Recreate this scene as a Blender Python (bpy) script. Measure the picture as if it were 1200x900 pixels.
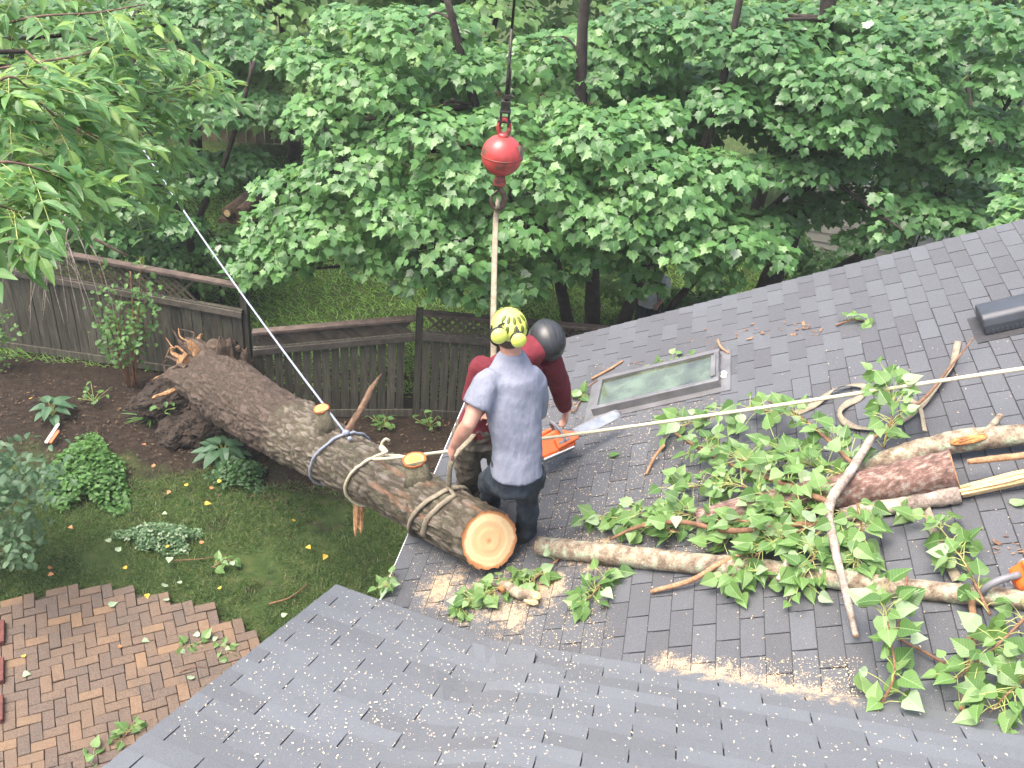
import bpy, bmesh, math, random
import numpy as np
from mathutils import Matrix, Vector
rng = np.random.default_rng(7); random.seed(7)
scene = bpy.context.scene
for o in list(bpy.data.objects): bpy.data.objects.remove(o)
col = scene.collection
# ------------------------------------------------------------------ camera
CZ = 7.3                                   # camera height above the yard
F = 1130.6; PT = math.radians(32.92); RO = math.radians(5.67)
FW = np.array([0, math.cos(PT), -math.sin(PT)]); U0 = np.array([0, math.sin(PT), math.cos(PT)]); R0 = np.array([1., 0, 0])
RT = R0*math.cos(RO)+U0*math.sin(RO); UP = U0*math.cos(RO)-R0*math.sin(RO)
CAM = np.array([0, 0, CZ])
cd = bpy.data.cameras.new('camera'); cam = bpy.data.objects.new('camera', cd); col.objects.link(cam)
cd.sensor_width = 36; cd.lens = F/1200*36; cd.clip_end = 500; cd.clip_start = .05
cam.matrix_world = Matrix([[RT[i], UP[i], -FW[i], CAM[i]] for i in range(3)]+[[0, 0, 0, 1]])
scene.camera = cam
# ------------------------------------------------------------------ overcast sky and soft sun
SUN_EL = math.radians(66); SUN_AZ = math.radians(245)     # bright part of the cloud: high, to the left and a little behind
w = bpy.data.worlds.new('World'); scene.world = w; w.use_nodes = True
nt = w.node_tree; sky = nt.nodes.new('ShaderNodeTexSky'); sky.sky_type = 'NISHITA'; sky.sun_disc = False
sky.sun_elevation = SUN_EL; sky.sun_rotation = SUN_AZ; sky.air_density = 1.0; sky.dust_density = 7.0; sky.ozone_density = .6
nt.nodes['Background'].inputs[1].default_value = .15
nt.links.new(sky.outputs[0], nt.nodes['Background'].inputs[0])
sd = bpy.data.lights.new('sun', 'SUN'); sd.energy = 1.0; sd.angle = math.radians(40); sd.color = (1, .97, .92)
so = bpy.data.objects.new('sun', sd); col.objects.link(so)
tos = Vector((math.sin(SUN_AZ)*math.cos(SUN_EL), math.cos(SUN_AZ)*math.cos(SUN_EL), math.sin(SUN_EL)))
so.rotation_euler = tos.to_track_quat('Z', 'Y').to_euler(); so.location = (0, 0, 30)
vs = scene.view_settings; vs.view_transform = 'Standard'; vs.look = 'None'; vs.gamma = 1; vs.exposure = 1.82
scene.render.engine = 'CYCLES'
scene.cycles.max_bounces = 6; scene.cycles.transparent_max_bounces = 8
scene.render.resolution_x = 1024; scene.render.resolution_y = 768
# ------------------------------------------------------------------ pixel -> place
def ray(x, y): return FW+RT*((x-600)/F)-UP*((y-450)/F)
def gz(x, y, z=0.): d = ray(x, y); return CAM+d*((z-CZ)/d[2])
def gy(x, y, Y): d = ray(x, y); return CAM+d*(Y/d[1])
def gd(x, y, dep): return CAM+ray(x, y)*dep
def plane_hit(x, y, p, n): d = ray(x, y); return CAM+d*(((p-CAM)@n)/(d@n))
def px(P): q = np.asarray(P, float)-CAM; w_ = q@FW; return np.stack([600+F*(q@RT)/w_, 450-F*(q@UP)/w_], -1)
def nrm(v): v = np.asarray(v, float); return v/np.linalg.norm(v)
Z = np.array([0, 0, 1.])
# main roof plane (eave runs along A, rises along B)
PSI = math.radians(7.91); TM = .508
A = np.array([math.sin(PSI), math.cos(PSI), 0]); B = np.array([math.cos(PSI), -math.sin(PSI), 0])
SL = nrm(B+TM*Z); NM = nrm(np.cross(SL, A)); NM = NM*np.sign(NM[2])
_d = ray(605, 635); PM = CAM+_d*(-4.3/_d[2])
def gm(x, y, h=0.): return plane_hit(x, y, PM+NM*h, NM)
EAVE_S = -1.33                               # horizontal coordinate (along B) of the eave
def mpt(s, t, h=0.):                          # s: horizontal along B, t along A
    base = s*B+t*A; z0 = PM[2]+TM*(s-PM@B); return np.array([base[0], base[1], z0])+NM*h
RAKE_T = 7.53
# ------------------------------------------------------------------ noise
def _h(i, j, k, s): 
    n = (i*374761393+j*668265263+k*1274126177+s*974711) & 0xffffffff
    n = ((n ^ (n >> 13))*1274126177) & 0xffffffff
    return ((n ^ (n >> 16)) & 0xffff)/65535.
def vnoise(p, s=0):
    p = np.asarray(p, float); f = np.floor(p); i = f.astype(np.int64); u = p-f; u = u*u*(3-2*u); r = 0
    for a in (0, 1):
        for b in (0, 1):
            for c in (0, 1):
                r = r+_h(i[..., 0]+a, i[..., 1]+b, i[..., 2]+c, s)*np.abs(1-a-u[..., 0])*np.abs(1-b-u[..., 1])*np.abs(1-c-u[..., 2])
    return r
def fbm(p, o=4, s=0):
    r = 0; a = .5; p = np.asarray(p, float)
    for k in range(o): r = r+a*vnoise(p, s+k); p = p*2.03; a *= .5
    return r
# ------------------------------------------------------------------ materials
def new_mat(name):
    m = bpy.data.materials.new(name); m.use_nodes = True; n = m.node_tree.nodes
    return m, m.node_tree, n['Principled BSDF']
def node(t, typ, **kw):
    n = t.nodes.new(typ)
    for k, v in kw.items(): setattr(n, k, v)
    return n
def ramp(t, stops, fac):
    r = node(t, 'ShaderNodeValToRGB'); e = r.color_ramp.elements
    while len(e) > 1: e.remove(e[-1])
    e[0].position = stops[0][0]; e[0].color = (*stops[0][1], 1)
    for p_, c in stops[1:]: x = e.new(p_); x.color = (*c, 1)
    t.links.new(fac, r.inputs[0]); return r.outputs[0]
def mixc(t, fac, a, b, mode='MIX'):
    m = node(t, 'ShaderNodeMix', data_type='RGBA', blend_type=mode)
    for s, v in ((m.inputs[0], fac), (m.inputs[6], a), (m.inputs[7], b)):
        if hasattr(v, 'is_linked') or hasattr(v, 'links'): t.links.new(v, s)
        elif isinstance(v, tuple): s.default_value = (*v, 1) if len(v) == 3 else v
        else: s.default_value = v
    return m.outputs[2]
def math_(t, op, a, b=None, c=None):
    m = node(t, 'ShaderNodeMath', operation=op)
    for s, v in zip(m.inputs, (a, b, c)):
        if v is None: continue
        if hasattr(v, 'links'): t.links.new(v, s)
        else: s.default_value = v
    return m.outputs[0]
def noise_out(t, scale, detail=4, rough=.6, stretch=None, obj=False, w=None):
    if obj: co = node(t, 'ShaderNodeTexCoord').outputs['Object']
    else: co = node(t, 'ShaderNodeNewGeometry').outputs['Position']
    if stretch:
        mp = node(t, 'ShaderNodeMapping'); mp.inputs['Scale'].default_value = stretch
        t.links.new(co, mp.inputs[0]); co = mp.outputs[0]
    n = node(t, 'ShaderNodeTexNoise'); n.inputs['Scale'].default_value = scale; n.inputs['Detail'].default_value = detail; n.inputs['Roughness'].default_value = rough
    t.links.new(co, n.inputs['Vector']); return n.outputs['Fac']
def bump(t, bsdf, h, strength=.4, dist=.01):
    b = node(t, 'ShaderNodeBump'); b.inputs['Strength'].default_value = strength; b.inputs['Distance'].default_value = dist
    t.links.new(h, b.inputs['Height']); t.links.new(b.outputs[0], bsdf.inputs['Normal'])
def nm(name, stops, scale=5, detail=4, rough=.7, bs=None, bstr=.4, bdist=.01, rnd=0., stretch=None, obj=False, metal=0., spec=.5, fine=0.):
    """noise-coloured material; rnd = per-object brightness spread"""
    m, t, p = new_mat(name)
    c = ramp(t, stops, noise_out(t, scale, detail, stretch=stretch, obj=obj))
    if fine:
        f_ = ramp(t, [(.32, (.25, .25, .25)), (.5, (.85, .85, .85)), (.7, (1.5, 1.5, 1.5))], noise_out(t, scale*6, 7, .75, stretch=stretch, obj=obj)); c = mixc(t, fine, c, f_, 'MULTIPLY')
    if rnd:
        oi = node(t, 'ShaderNodeObjectInfo'); k = math_(t, 'MULTIPLY_ADD', oi.outputs['Random'], 2*rnd, 1-rnd)
        hsv = node(t, 'ShaderNodeHueSaturation'); t.links.new(k, hsv.inputs['Value']); t.links.new(c, hsv.inputs['Color']); c = hsv.outputs[0]
    t.links.new(c, p.inputs['Base Color']); p.inputs['Roughness'].default_value = rough; p.inputs['Metallic'].default_value = metal
    p.inputs['Specular IOR Level'].default_value = spec
    if bs: bump(t, p, noise_out(t, bs, 5, stretch=stretch, obj=obj), bstr, bdist)
    return m
def plain(name, c, rough=.6, metal=0., var=.15, scale=12):
    lo = tuple(max(0, x*(1-var)) for x in c); hi = tuple(min(1, x*(1+var)) for x in c)
    return nm(name, [(.3, lo), (.7, hi)], scale, 5, rough, metal=metal, bs=40, bstr=.08, bdist=.003)
def leaf_mat(name, cols, back, attr=True, rough=.5, trans=.35):
    """two-sided leaf: per-leaf colour from a face attribute or the object's random number"""
    m, t, p = new_mat(name)
    if attr: a = node(t, 'ShaderNodeAttribute', attribute_name='tint').outputs['Fac']
    else: a = node(t, 'ShaderNodeObjectInfo').outputs['Random']
    c = ramp(t, cols, a)
    g = node(t, 'ShaderNodeNewGeometry')
    n = noise_out(t, 25, 3); c = mixc(t, math_(t, 'MULTIPLY', n, .35), c, tuple(x*.7 for x in cols[0][1]))
    if not attr:                                  # pale midrib and faint side veins on the single leaves
        so_ = node(t, 'ShaderNodeSeparateXYZ'); t.links.new(node(t, 'ShaderNodeTexCoord').outputs['Object'], so_.inputs[0]); ax_ = math_(t, 'ABSOLUTE', so_.outputs[0])
        rib = math_(t, 'LESS_THAN', ax_, .014); vv_ = math_(t, 'FRACT', math_(t, 'MULTIPLY', math_(t, 'SUBTRACT', so_.outputs[1], math_(t, 'MULTIPLY', ax_, .9)), 6.5)); side_ = math_(t, 'MULTIPLY', math_(t, 'LESS_THAN', vv_, .13), .45)
        c = mixc(t, math_(t, 'MULTIPLY', math_(t, 'MAXIMUM', rib, side_), .55), c, tuple(min(1, x*1.5+.06) for x in cols[-2][1]))
    c2 = mixc(t, g.outputs['Backfacing'], c, back)
    t.links.new(c2, p.inputs['Base Color']); p.inputs['Roughness'].default_value = rough
    p.inputs['Specular IOR Level'].default_value = .45
    tr = node(t, 'ShaderNodeBsdfTranslucent'); t.links.new(mixc(t, .55, c, (.34, .5, .09)), tr.inputs[0])
    mx = node(t, 'ShaderNodeMixShader'); mx.inputs[0].default_value = trans
    t.links.new(p.outputs[0], mx.inputs[1]); t.links.new(tr.outputs[0], mx.inputs[2])
    t.links.new(mx.outputs[0], t.nodes['Material Output'].inputs[0]); return m
# ------------------------------------------------------------------ objects
ROOTS = {}
def tag(o, label=None, cat=None, group=None, kind=None):
    if label: o['label'] = label
    if cat: o['category'] = cat
    if group: o['group'] = group
    if kind: o['kind'] = kind
    return o
def thing(name, loc, label, cat, group=None):
    o = bpy.data.objects.new(name, None); col.objects.link(o); o.location = [float(x) for x in loc]; o.empty_display_size = .1
    ROOTS[o.name] = Vector(o.location); return tag(o, label, cat, group)
def adopt(o, parent):
    if parent is not None:
        o.parent = parent
        if parent.name in ROOTS: o.matrix_parent_inverse = Matrix.Translation(-ROOTS[parent.name])
    return o
class MB:
    def __init__(s): s.v = []; s.f = []; s.n = 0; s.m = []
    def add(s, v, f, mi=0):
        v = np.asarray(v, float).reshape(-1, 3); s.v.append(v); s.f += [tuple(i+s.n for i in q) for q in f]; s.m += [mi]*len(f); s.n += len(v); return s
    def box(s, c, hx, hy, hz):
        """box from centre and three half-axis vectors"""
        c, hx, hy, hz = (np.asarray(q, float) for q in (c, hx, hy, hz))
        v = [c+a*hx+b*hy+d*hz for d in (-1, 1) for b in (-1, 1) for a in (-1, 1)]
        return s.add(v, [(0, 2, 3, 1), (4, 5, 7, 6), (0, 1, 5, 4), (2, 6, 7, 3), (0, 4, 6, 2), (1, 3, 7, 5)])
    def tube(s, pts, rad, seg=8, caps=True, mi=0, jit=0., flat=None):
        pts = np.asarray(pts, float); n = len(pts); rad = np.broadcast_to(np.asarray(rad, float), (n,))
        tg = np.gradient(pts, axis=0); tg /= np.linalg.norm(tg, axis=1)[:, None]+1e-12
        ref = np.array([.31, .17, .93]); 
        if abs(tg[0]@ref) > .95: ref = np.array([1., 0, 0])
        u = nrm(np.cross(tg[0], ref)); V = []
        for i in range(n):
            u = u-tg[i]*(u@tg[i]); u = u/np.linalg.norm(u); w_ = np.cross(tg[i], u)
            an = np.arange(seg)*2*math.pi/seg
            rr = rad[i]*(1+jit*(rng.random(seg)-.5))
            fu = 1. if flat is None else flat
            V.append(pts[i]+np.outer(np.cos(an)*rr, u)+np.outer(np.sin(an)*rr*fu, w_))
        V = np.concatenate(V); Fs = []
        for i in range(n-1):
            for j in range(seg):
                k = (j+1) % seg; Fs.append((i*seg+j, i*seg+k, (i+1)*seg+k, (i+1)*seg+j))
        if caps: Fs += [tuple(range(seg))[::-1], tuple((n-1)*seg+j for j in range(seg))]
        return s.add(V, Fs, mi)
    def loft(s, rings, caps=True, mi=0):
        k = len(rings[0]); V = np.concatenate(rings); Fs = []
        for i in range(len(rings)-1):
            for j in range(k): q = (j+1) % k; Fs.append((i*k+j, i*k+q, (i+1)*k+q, (i+1)*k+j))
        if caps: Fs += [tuple(range(k))[::-1], tuple((len(rings)-1)*k+j for j in range(k))]
        return s.add(V, Fs, mi)
    def ball(s, c, r, seg=16, rings=10, ax=None):
        c = np.asarray(c, float); r = np.broadcast_to(np.asarray(r, float), (3,)); M_ = np.eye(3) if ax is None else np.asarray(ax)
        R_ = []
        for i in range(1, rings):
            a = math.pi*i/rings; an = np.arange(seg)*2*math.pi/seg
            q = np.stack([np.cos(an)*math.sin(a)*r[0], np.sin(an)*math.sin(a)*r[1], np.full(seg, -math.cos(a)*r[2])], 1)
            R_.append(c+q@M_)
        b = s.n; s.loft(R_, caps=False)
        p0 = c+np.array([0, 0, -r[2]])@M_; p1 = c+np.array([0, 0, r[2]])@M_
        s.add([p0, p1], []); i0 = s.n-2; L = b+(rings-2)*seg
        for j in range(seg):
            k = (j+1) % seg; s.f.append((i0, b+k, b+j)); s.f.append((i0+1, L+j, L+k)); s.m += [0, 0]
        return s
    def build(s, name, mat, parent=None, smooth=False, attrs=None, bevel=0.):
        me = bpy.data.meshes.new(name)
        me.from_pydata(np.concatenate(s.v).tolist() if s.v else [], [], s.f)
        for q in (mat if isinstance(mat, (list, tuple)) else [mat]): me.materials.append(q)
        if any(s.m): me.polygons.foreach_set('material_index', s.m)
        if smooth: me.shade_smooth()
        for k, (dom, val) in (attrs or {}).items():
            at = me.attributes.new(k, 'FLOAT', dom); at.data.foreach_set('value', np.asarray(val, np.float32))
        o = bpy.data.objects.new(name, me); col.objects.link(o); adopt(o, parent)
        if bevel:
            b = o.modifiers.new('bevel', 'BEVEL'); b.width = bevel; b.segments = 2; b.limit_method = 'ANGLE'
        return o
def inst(name, me, M4, parent):
    o = bpy.data.objects.new(name, me); col.objects.link(o)
    if parent is not None:
        o.parent = parent
        if parent.name in ROOTS: M4 = Matrix.Translation(-ROOTS[parent.name]) @ M4
    o.matrix_basis = M4; return o
def m4(X, Y, Zv, p): return Matrix([[X[i], Y[i], Zv[i], p[i]] for i in range(3)]+[[0, 0, 0, 1]])
def smoothpath(pts, n=12):
    """Catmull-Rom through points"""
    P = np.asarray(pts, float); P = np.vstack([2*P[0]-P[1], P, 2*P[-1]-P[-2]]); out = []
    for i in range(1, len(P)-2):
        for k in range(n):
            t = k/n; a, b, c, d = P[i-1:i+3]
            out.append(.5*((2*b)+(c-a)*t+(2*a-5*b+4*c-d)*t*t+(3*b-a-3*c+d)*t**3))
    out.append(P[-2]); return np.array(out)
# ---- leaves -------------------------------------------------------
def leaf_tpl(half, fold=.18, droop=.25):
    """half outline (x>=0) base to tip -> fan of triangles, folded along the midrib"""
    h = np.array(half, float); o = [(-x, y) for x, y in half[::-1] if x > 0]
    pts = [(x, y) for x, y in half]+o; pts = np.array(pts); c = np.array([[0, .42]])
    q = np.vstack([pts, c]); z = fold*np.abs(q[:, 0])-droop*q[:, 1]**2
    v = np.column_stack([q, z]); n = len(pts); return v, [(n, i, (i+1) % n) for i in range(n)]
MAPLE = leaf_tpl([(0, 0), (.2, -.08), (.46, .08), (.41, .2), (.6, .47), (.38, .46), (.34, .66), (.18, .68), (0, 1)], .12, .2)
MAPLE_S = leaf_tpl([(0, 0), (.36, .05), (.5, .5), (.22, .6), (0, 1)])
POPLAR = leaf_tpl([(0, 0), (.26, -.02), (.46, .2), (.42, .42), (.2, .74), (.07, .92), (0, 1.04)], .22, .18)
OVAL = leaf_tpl([(0, 0), (.13, .15), (.19, .42), (.12, .72), (0, 1)], .3, .3)
ROUND = leaf_tpl([(0, 0), (.25, .12), (.36, .45), (.22, .82), (0, 1)], .25, .25)
HOSTA = leaf_tpl([(0, 0), (.2, .08), (.3, .3), (.27, .55), (.13, .85), (0, 1)], .25, .45)
BLADE = leaf_tpl([(0, 0), (.035, .3), (.03, .7), (0, 1)], .1, .5)
def frames(pos, N_, T_):
    N_ = N_/np.linalg.norm(N_, axis=1)[:, None]; T_ = T_-N_*np.sum(T_*N_, 1)[:, None]
    T_ = T_/(np.linalg.norm(T_, axis=1)[:, None]+1e-9); X = np.cross(T_, N_); return X, T_, N_
def leaf_mesh(name, tpl, pos, N_, T_, size, mat, parent, tint=None):
    """one joined mesh of leaves, built with arrays"""
    v, f = tpl; f = np.array(f); n = len(pos); k = len(v)
    X, Y, Nn = frames(pos, N_, T_); s = np.asarray(size)[:, None, None]
    V = pos[:, None, :]+s*(v[None, :, 0, None]*X[:, None]+v[None, :, 1, None]*Y[:, None]+v[None, :, 2, None]*Nn[:, None])
    Fi = (f[None]+(np.arange(n)*k)[:, None, None]).reshape(-1)
    me = bpy.data.meshes.new(name); nf = n*len(f)
    me.vertices.add(n*k); me.vertices.foreach_set('co', V.reshape(-1).astype(np.float32))
    me.loops.add(nf*3); me.loops.foreach_set('vertex_index', Fi.astype(np.int32))
    me.polygons.add(nf); me.polygons.foreach_set('loop_start', np.arange(0, nf*3, 3, dtype=np.int32))
    me.polygons.foreach_set('loop_total', np.full(nf, 3, np.int32)); me.update(calc_edges=True)
    me.materials.append(mat); at = me.attributes.new('tint', 'FLOAT', 'FACE')
    tt = rng.random(n) if tint is None else tint
    at.data.foreach_set('value', np.repeat(tt, len(f)).astype(np.float32))
    o = bpy.data.objects.new(name, me); col.objects.link(o); return adopt(o, parent)
LEAFDATA = {}
def leaf_objs(tpl, key, pos, N_, T_, size, mat, parent, name='leaf'):
    """leaves as single objects sharing one mesh"""
    if key not in LEAFDATA:
        me = bpy.data.meshes.new(name); me.from_pydata(tpl[0].tolist(), [], tpl[1]); me.materials.append(mat); LEAFDATA[key] = me
    X, Y, Nn = frames(pos, N_, T_)
    for i in range(len(pos)):
        s = size[i]; inst(name, LEAFDATA[key], m4(X[i]*s, Y[i]*s, Nn[i]*s, pos[i]), parent)
def foliage(tpl, key, mats, pos, N_, T_, size, parent, nobj=300, tint=None, cname='foliage', tpl_far=None):
    """the leaves that show largest become objects, the rest one mesh"""
    q = pos-CAM; dep = q@FW; face = np.abs(np.sum(q*N_, 1))/np.linalg.norm(q, axis=1)/(np.linalg.norm(N_, axis=1)+1e-9)
    P = px(pos); vis = (P[:, 0] > 0) & (P[:, 0] < 1200) & (P[:, 1] > 0) & (P[:, 1] < 900)
    sc = size/dep*(.4+face)*vis*(.8+.4*rng.random(len(pos)))
    # prefer leaves with few others in front: nearest of each screen cell
    cell = (P[:, 0]//14).astype(int)*1000+(P[:, 1]//14).astype(int); order = np.argsort(dep); seen = set(); front = np.zeros(len(pos), bool)
    for i in order:
        if vis[i] and cell[i] not in seen: seen.add(cell[i]); front[i] = True
    sc = sc*np.where(front, 1, .3); idx = np.argsort(-sc)[:min(nobj, len(pos))]; idx = idx[sc[idx] > 0]
    m = np.ones(len(pos), bool); m[idx] = False
    if len(idx): leaf_objs(tpl, key, pos[idx], N_[idx], T_[idx], size[idx], mats[1], parent)
    if m.any():
        o = leaf_mesh(cname, tpl_far or tpl, pos[m], N_[m], T_[m], size[m], mats[0], parent, None if tint is None else tint[m]); o['kind'] = 'stuff'
def rand_dirs(n): d = rng.normal(size=(n, 3)); return d/np.linalg.norm(d, axis=1)[:, None]
# ================================================================== ground
def ground_mat():
    m, t, p = new_mat('ground_soil_grass')
    pos = node(t, 'ShaderNodeNewGeometry').outputs['Position']; sx = node(t, 'ShaderNodeSeparateXYZ'); t.links.new(pos, sx.inputs[0])
    soil = ramp(t, [(.3, (.012, .009, .007)), (.55, (.03, .021, .015)), (.75, (.06, .042, .03))], noise_out(t, 9, 8, .7))
    gr = ramp(t, [(.3, (.022, .042, .012)), (.5, (.044, .074, .02)), (.75, (.1, .105, .04))], noise_out(t, 6, 8, .7))
    # planting bed of bare soil along the fence (y > 8.6), turf elsewhere
    n1 = noise_out(t, 1.3, 6, .7); yy = math_(t, 'MULTIPLY_ADD', n1, 2.2, sx.outputs['Y'])
    mr = node(t, 'ShaderNodeMapRange'); mr.inputs[1].default_value = 9.5; mr.inputs[2].default_value = 10.1; t.links.new(yy, mr.inputs[0])
    far = node(t, 'ShaderNodeMapRange'); far.inputs[1].default_value = 11.6; far.inputs[2].default_value = 11.2; t.links.new(sx.outputs['Y'], far.inputs[0])
    f = math_(t, 'MULTIPLY', mr.outputs[0], far.outputs[0])
    bald = ramp(t, [(.56, (0, 0, 0)), (.66, (.75, .75, .75))], noise_out(t, 2.2, 6, .7)); f = math_(t, 'MAXIMUM', f, math_(t, 'MULTIPLY', bald, far.outputs[0]))
    t.links.new(mixc(t, f, gr, soil), p.inputs['Base Color']); p.inputs['Roughness'].default_value = .95; p.inputs['Specular IOR Level'].default_value = .2
    bump(t, p, noise_out(t, 30, 8, .7), .9, .04); return m
GM = ground_mat()
def bed(x, y): return fbm(np.stack([x*.9, y*.9, 0*x], -1), 4, 3)*1.6+y > 9.45
mb = MB(); xs = np.concatenate([[-60, -25], np.linspace(-10, 6, 90), [15, 40, 80]]); ys = np.concatenate([[-20, 0], np.linspace(3.5, 14, 70), np.linspace(16, 40, 8), [120]])
X, Y = np.meshgrid(xs, ys); zz = .05*(fbm(np.stack([X, Y, 0*X], -1), 4, 1)-.5)*(np.abs(X) < 12)*(Y > 2)*(Y < 15)-.015
V = np.stack([X, Y, zz], -1).reshape(-1, 3); nx = len(xs)
mb.add(V, [(j*nx+i, j*nx+i+1, (j+1)*nx+i+1, (j+1)*nx+i) for j in range(len(ys)-1) for i in range(nx-1)])
g = mb.build('ground', GM, smooth=True); tag(g, 'yard ground of patchy turf and bare dark soil', kind='structure')
# ================================================================== brick patio
def brick_mat():
    m, t, p = new_mat('paver_brick'); oi = node(t, 'ShaderNodeObjectInfo').outputs['Random']
    c = ramp(t, [(0, (.06, .04, .032)), (.3, (.088, .055, .038)), (.55, (.115, .069, .041)), (.78, (.15, .087, .046)), (.94, (.23, .13, .058)), (1, (.07, .05, .042))], oi)
    c = mixc(t, math_(t, 'MULTIPLY', noise_out(t, 14, 6), .7), c, (.06, .042, .032)); c = mixc(t, ramp(t, [(.5, (0, 0, 0)), (.72, (.7, .7, .7))], noise_out(t, 2.2, 6)), c, (.05, .04, .034)); c = mixc(t, .18, c, ramp(t, [(.35, (.05, .04, .035)), (.7, (.5, .4, .3))], noise_out(t, 90, 4)))
    t.links.new(c, p.inputs['Base Color']); p.inputs['Roughness'].default_value = .8; bump(t, p, noise_out(t, 120, 5), .4, .004); return m
BR = brick_mat()
mb = MB(); mb.add([gz(-260, 735, .004), gz(0, 712, .004), gz(90, 690, .004), gz(150, 694, .004), gz(240, 716, .004), gz(305, 752, .004), gz(420, 1010, .004), gz(-150, 1080, .004)], [tuple(range(8))[::-1]])
pat = mb.build('patio', nm('joint_soil', [(.3, (.03, .025, .02)), (.7, (.08, .065, .045))], 30, 5, .95)); tag(pat, 'brick patio laid in a herringbone pattern', kind='structure')
bl, bw = .2, .1; bm_ = MB(); bm_.box((0, 0, .028), (bl/2-.0025, 0, 0), (0, bw/2-.0025, 0), (0, 0, .03)); 
bo = bm_.build('brick', BR, None, bevel=0); BRD = bo.data; bpy.data.objects.remove(bo)
bmm = bmesh.new(); bmm.from_mesh(BRD); bmesh.ops.bevel(bmm, geom=bmm.edges[:], offset=.004, segments=1, affect='EDGES'); bmm.to_mesh(BRD); bmm.free()
th = math.radians(27.5); ex = np.array([math.cos(th), math.sin(th), 0]); ey = np.array([-math.sin(th), math.cos(th), 0]); o0 = gz(120, 800)
poly = np.array([px(q) for q in [gz(-260, 735), gz(0, 712), gz(90, 690), gz(150, 694), gz(240, 716), gz(305, 752), gz(420, 1010), gz(-150, 1080)]])
def inside(pt, pg):
    r = False; j = len(pg)-1
    for i in range(len(pg)):
        if (pg[i][1] > pt[1]) != (pg[j][1] > pt[1]) and pt[0] < (pg[j][0]-pg[i][0])*(pt[1]-pg[i][1])/(pg[j][1]-pg[i][1])+pg[i][0]: r = not r
        j = i
    return r
cand = []
for i in range(-60, 60):
    for j in range(-60, 60):
        k = (i-j) % 4                       # herringbone 2:1 on a unit grid of bw
        if k == 0: c, ori = np.array([(i+1)*bw, (j+.5)*bw]), 0
        elif k == 2: c, ori = np.array([(i+.5)*bw, (j)*bw]), 1
        else: continue
        P = o0+ex*c[0]+ey*c[1]; q = px(P)
        if inside(q, poly): cand.append((P, ori, q))
cand.sort(key=lambda c: -int((-20 < c[2][0] < 330) and (c[2][1] < 910))*10-c[2][1]/1000)
rest = MB()
for n_, (P, ori, q) in enumerate(cand):
    rz = th+ori*math.pi/2+random.gauss(0, .02); dz = random.gauss(0, .003)
    edge = not all(inside(q+np.array(d), poly) for d in ((0, -14), (12, -6), (-12, -6)))
    M_ = Matrix.Translation((P[0], P[1], dz+(random.uniform(-.008, .012) if edge else 0))) @ Matrix.Rotation(rz, 4, 'Z') @ Matrix.Rotation(random.gauss(0, .012 if not edge else .05), 4, 'X') @ Matrix.Rotation(random.gauss(0, .012), 4, 'Y')
    if n_ < 330: inst('brick', BRD, M_, pat)
    else:
        hx = np.array(M_.to_3x3() @ Vector((bl/2-.003, 0, 0))); hy = np.array(M_.to_3x3() @ Vector((0, bw/2-.003, 0))); rest.box(np.array(M_.translation)+Z*.028, hx, hy, Z*.03)
if rest.v: o = rest.build('outlying_bricks', BR, pat); o['kind'] = 'stuff'
# ================================================================== the house with its roofs
def shingle_mat(name, lo, hi):
    m, t, p = new_mat(name); oi = node(t, 'ShaderNodeObjectInfo').outputs['Random']
    c = ramp(t, [(0, lo), (.5, tuple((a+b)/2 for a, b in zip(lo, hi))), (1, hi)], oi)
    c = mixc(t, math_(t, 'MULTIPLY', noise_out(t, 3.2, 5), .5), c, tuple(x*.75 for x in lo))
    gsp = ramp(t, [(.35, (.03, .03, .033)), (.5, (.12, .12, .125)), (.7, (.34, .34, .35))], noise_out(t, 420, 2)); c = mixc(t, .3, c, gsp)
    # sawdust rubbed into the surface: broad tan patches with their own ragged outline
    pos = node(t, 'ShaderNodeNewGeometry').outputs['Position']
    def blob(cx, cy, r):
        vm = node(t, 'ShaderNodeVectorMath', operation='DISTANCE'); t.links.new(pos, vm.inputs[0]); vm.inputs[1].default_value = (cx[0], cx[1], cx[2])
        mr = node(t, 'ShaderNodeMapRange'); mr.inputs[1].default_value = r; mr.inputs[2].default_value = r*.15; t.links.new(vm.outputs['Value'], mr.inputs[0]); return mr.outputs[0]
    dust = None
    for (c_, r) in DUST:
        q = blob(c_, 0, r); dust = q if dust is None else math_(t, 'MAXIMUM', dust, q)
    n2 = noise_out(t, 16, 7, .75); n3 = noise_out(t, 150, 3)
    k = math_(t, 'MULTIPLY_ADD', math_(t, 'SUBTRACT', n2, .5), 2.6, math_(t, 'MULTIPLY_ADD', math_(t, 'SUBTRACT', n3, .5), 1.3, math_(t, 'MULTIPLY', dust, .9)))
    k = math_(t, 'MULTIPLY', ramp(t, [(.45, (0, 0, 0)), (.95, (.8, .8, .8))], k), ramp(t, [(0, (0, 0, 0)), (.15, (1, 1, 1))], dust))
    c = mixc(t, k, c, ramp(t, [(.3, (.3, .2, .11)), (.7, (.6, .46, .29))], n3))
    t.links.new(c, p.inputs['Base Color']); p.inputs['Roughness'].default_value = .75; p.inputs['Specular IOR Level'].default_value = .5
    bump(t, p, noise_out(t, 350, 3), .45, .003); return m
DUST = [(gm(x, y), r) for x, y, r in ((600, 720, .26), (560, 700, .34), (520, 690, .3), (640, 690, .26), (700, 650, .3), (780, 780, .14), (810, 786, .15), (840, 792, .15), (870, 798, .15), (900, 804, .15), (930, 811, .15), (960, 819, .15), (985, 826, .13), (860, 838, .13), (900, 842, .14), (940, 846, .13), (1010, 610, .16), (1000, 835, .1))]
SH_M = shingle_mat('main_roof_shingle', (.034, .038, .046), (.073, .083, .098)); SH_N = shingle_mat('near_roof_shingle', (.078, .087, .1), (.13, .15, .172))
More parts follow.
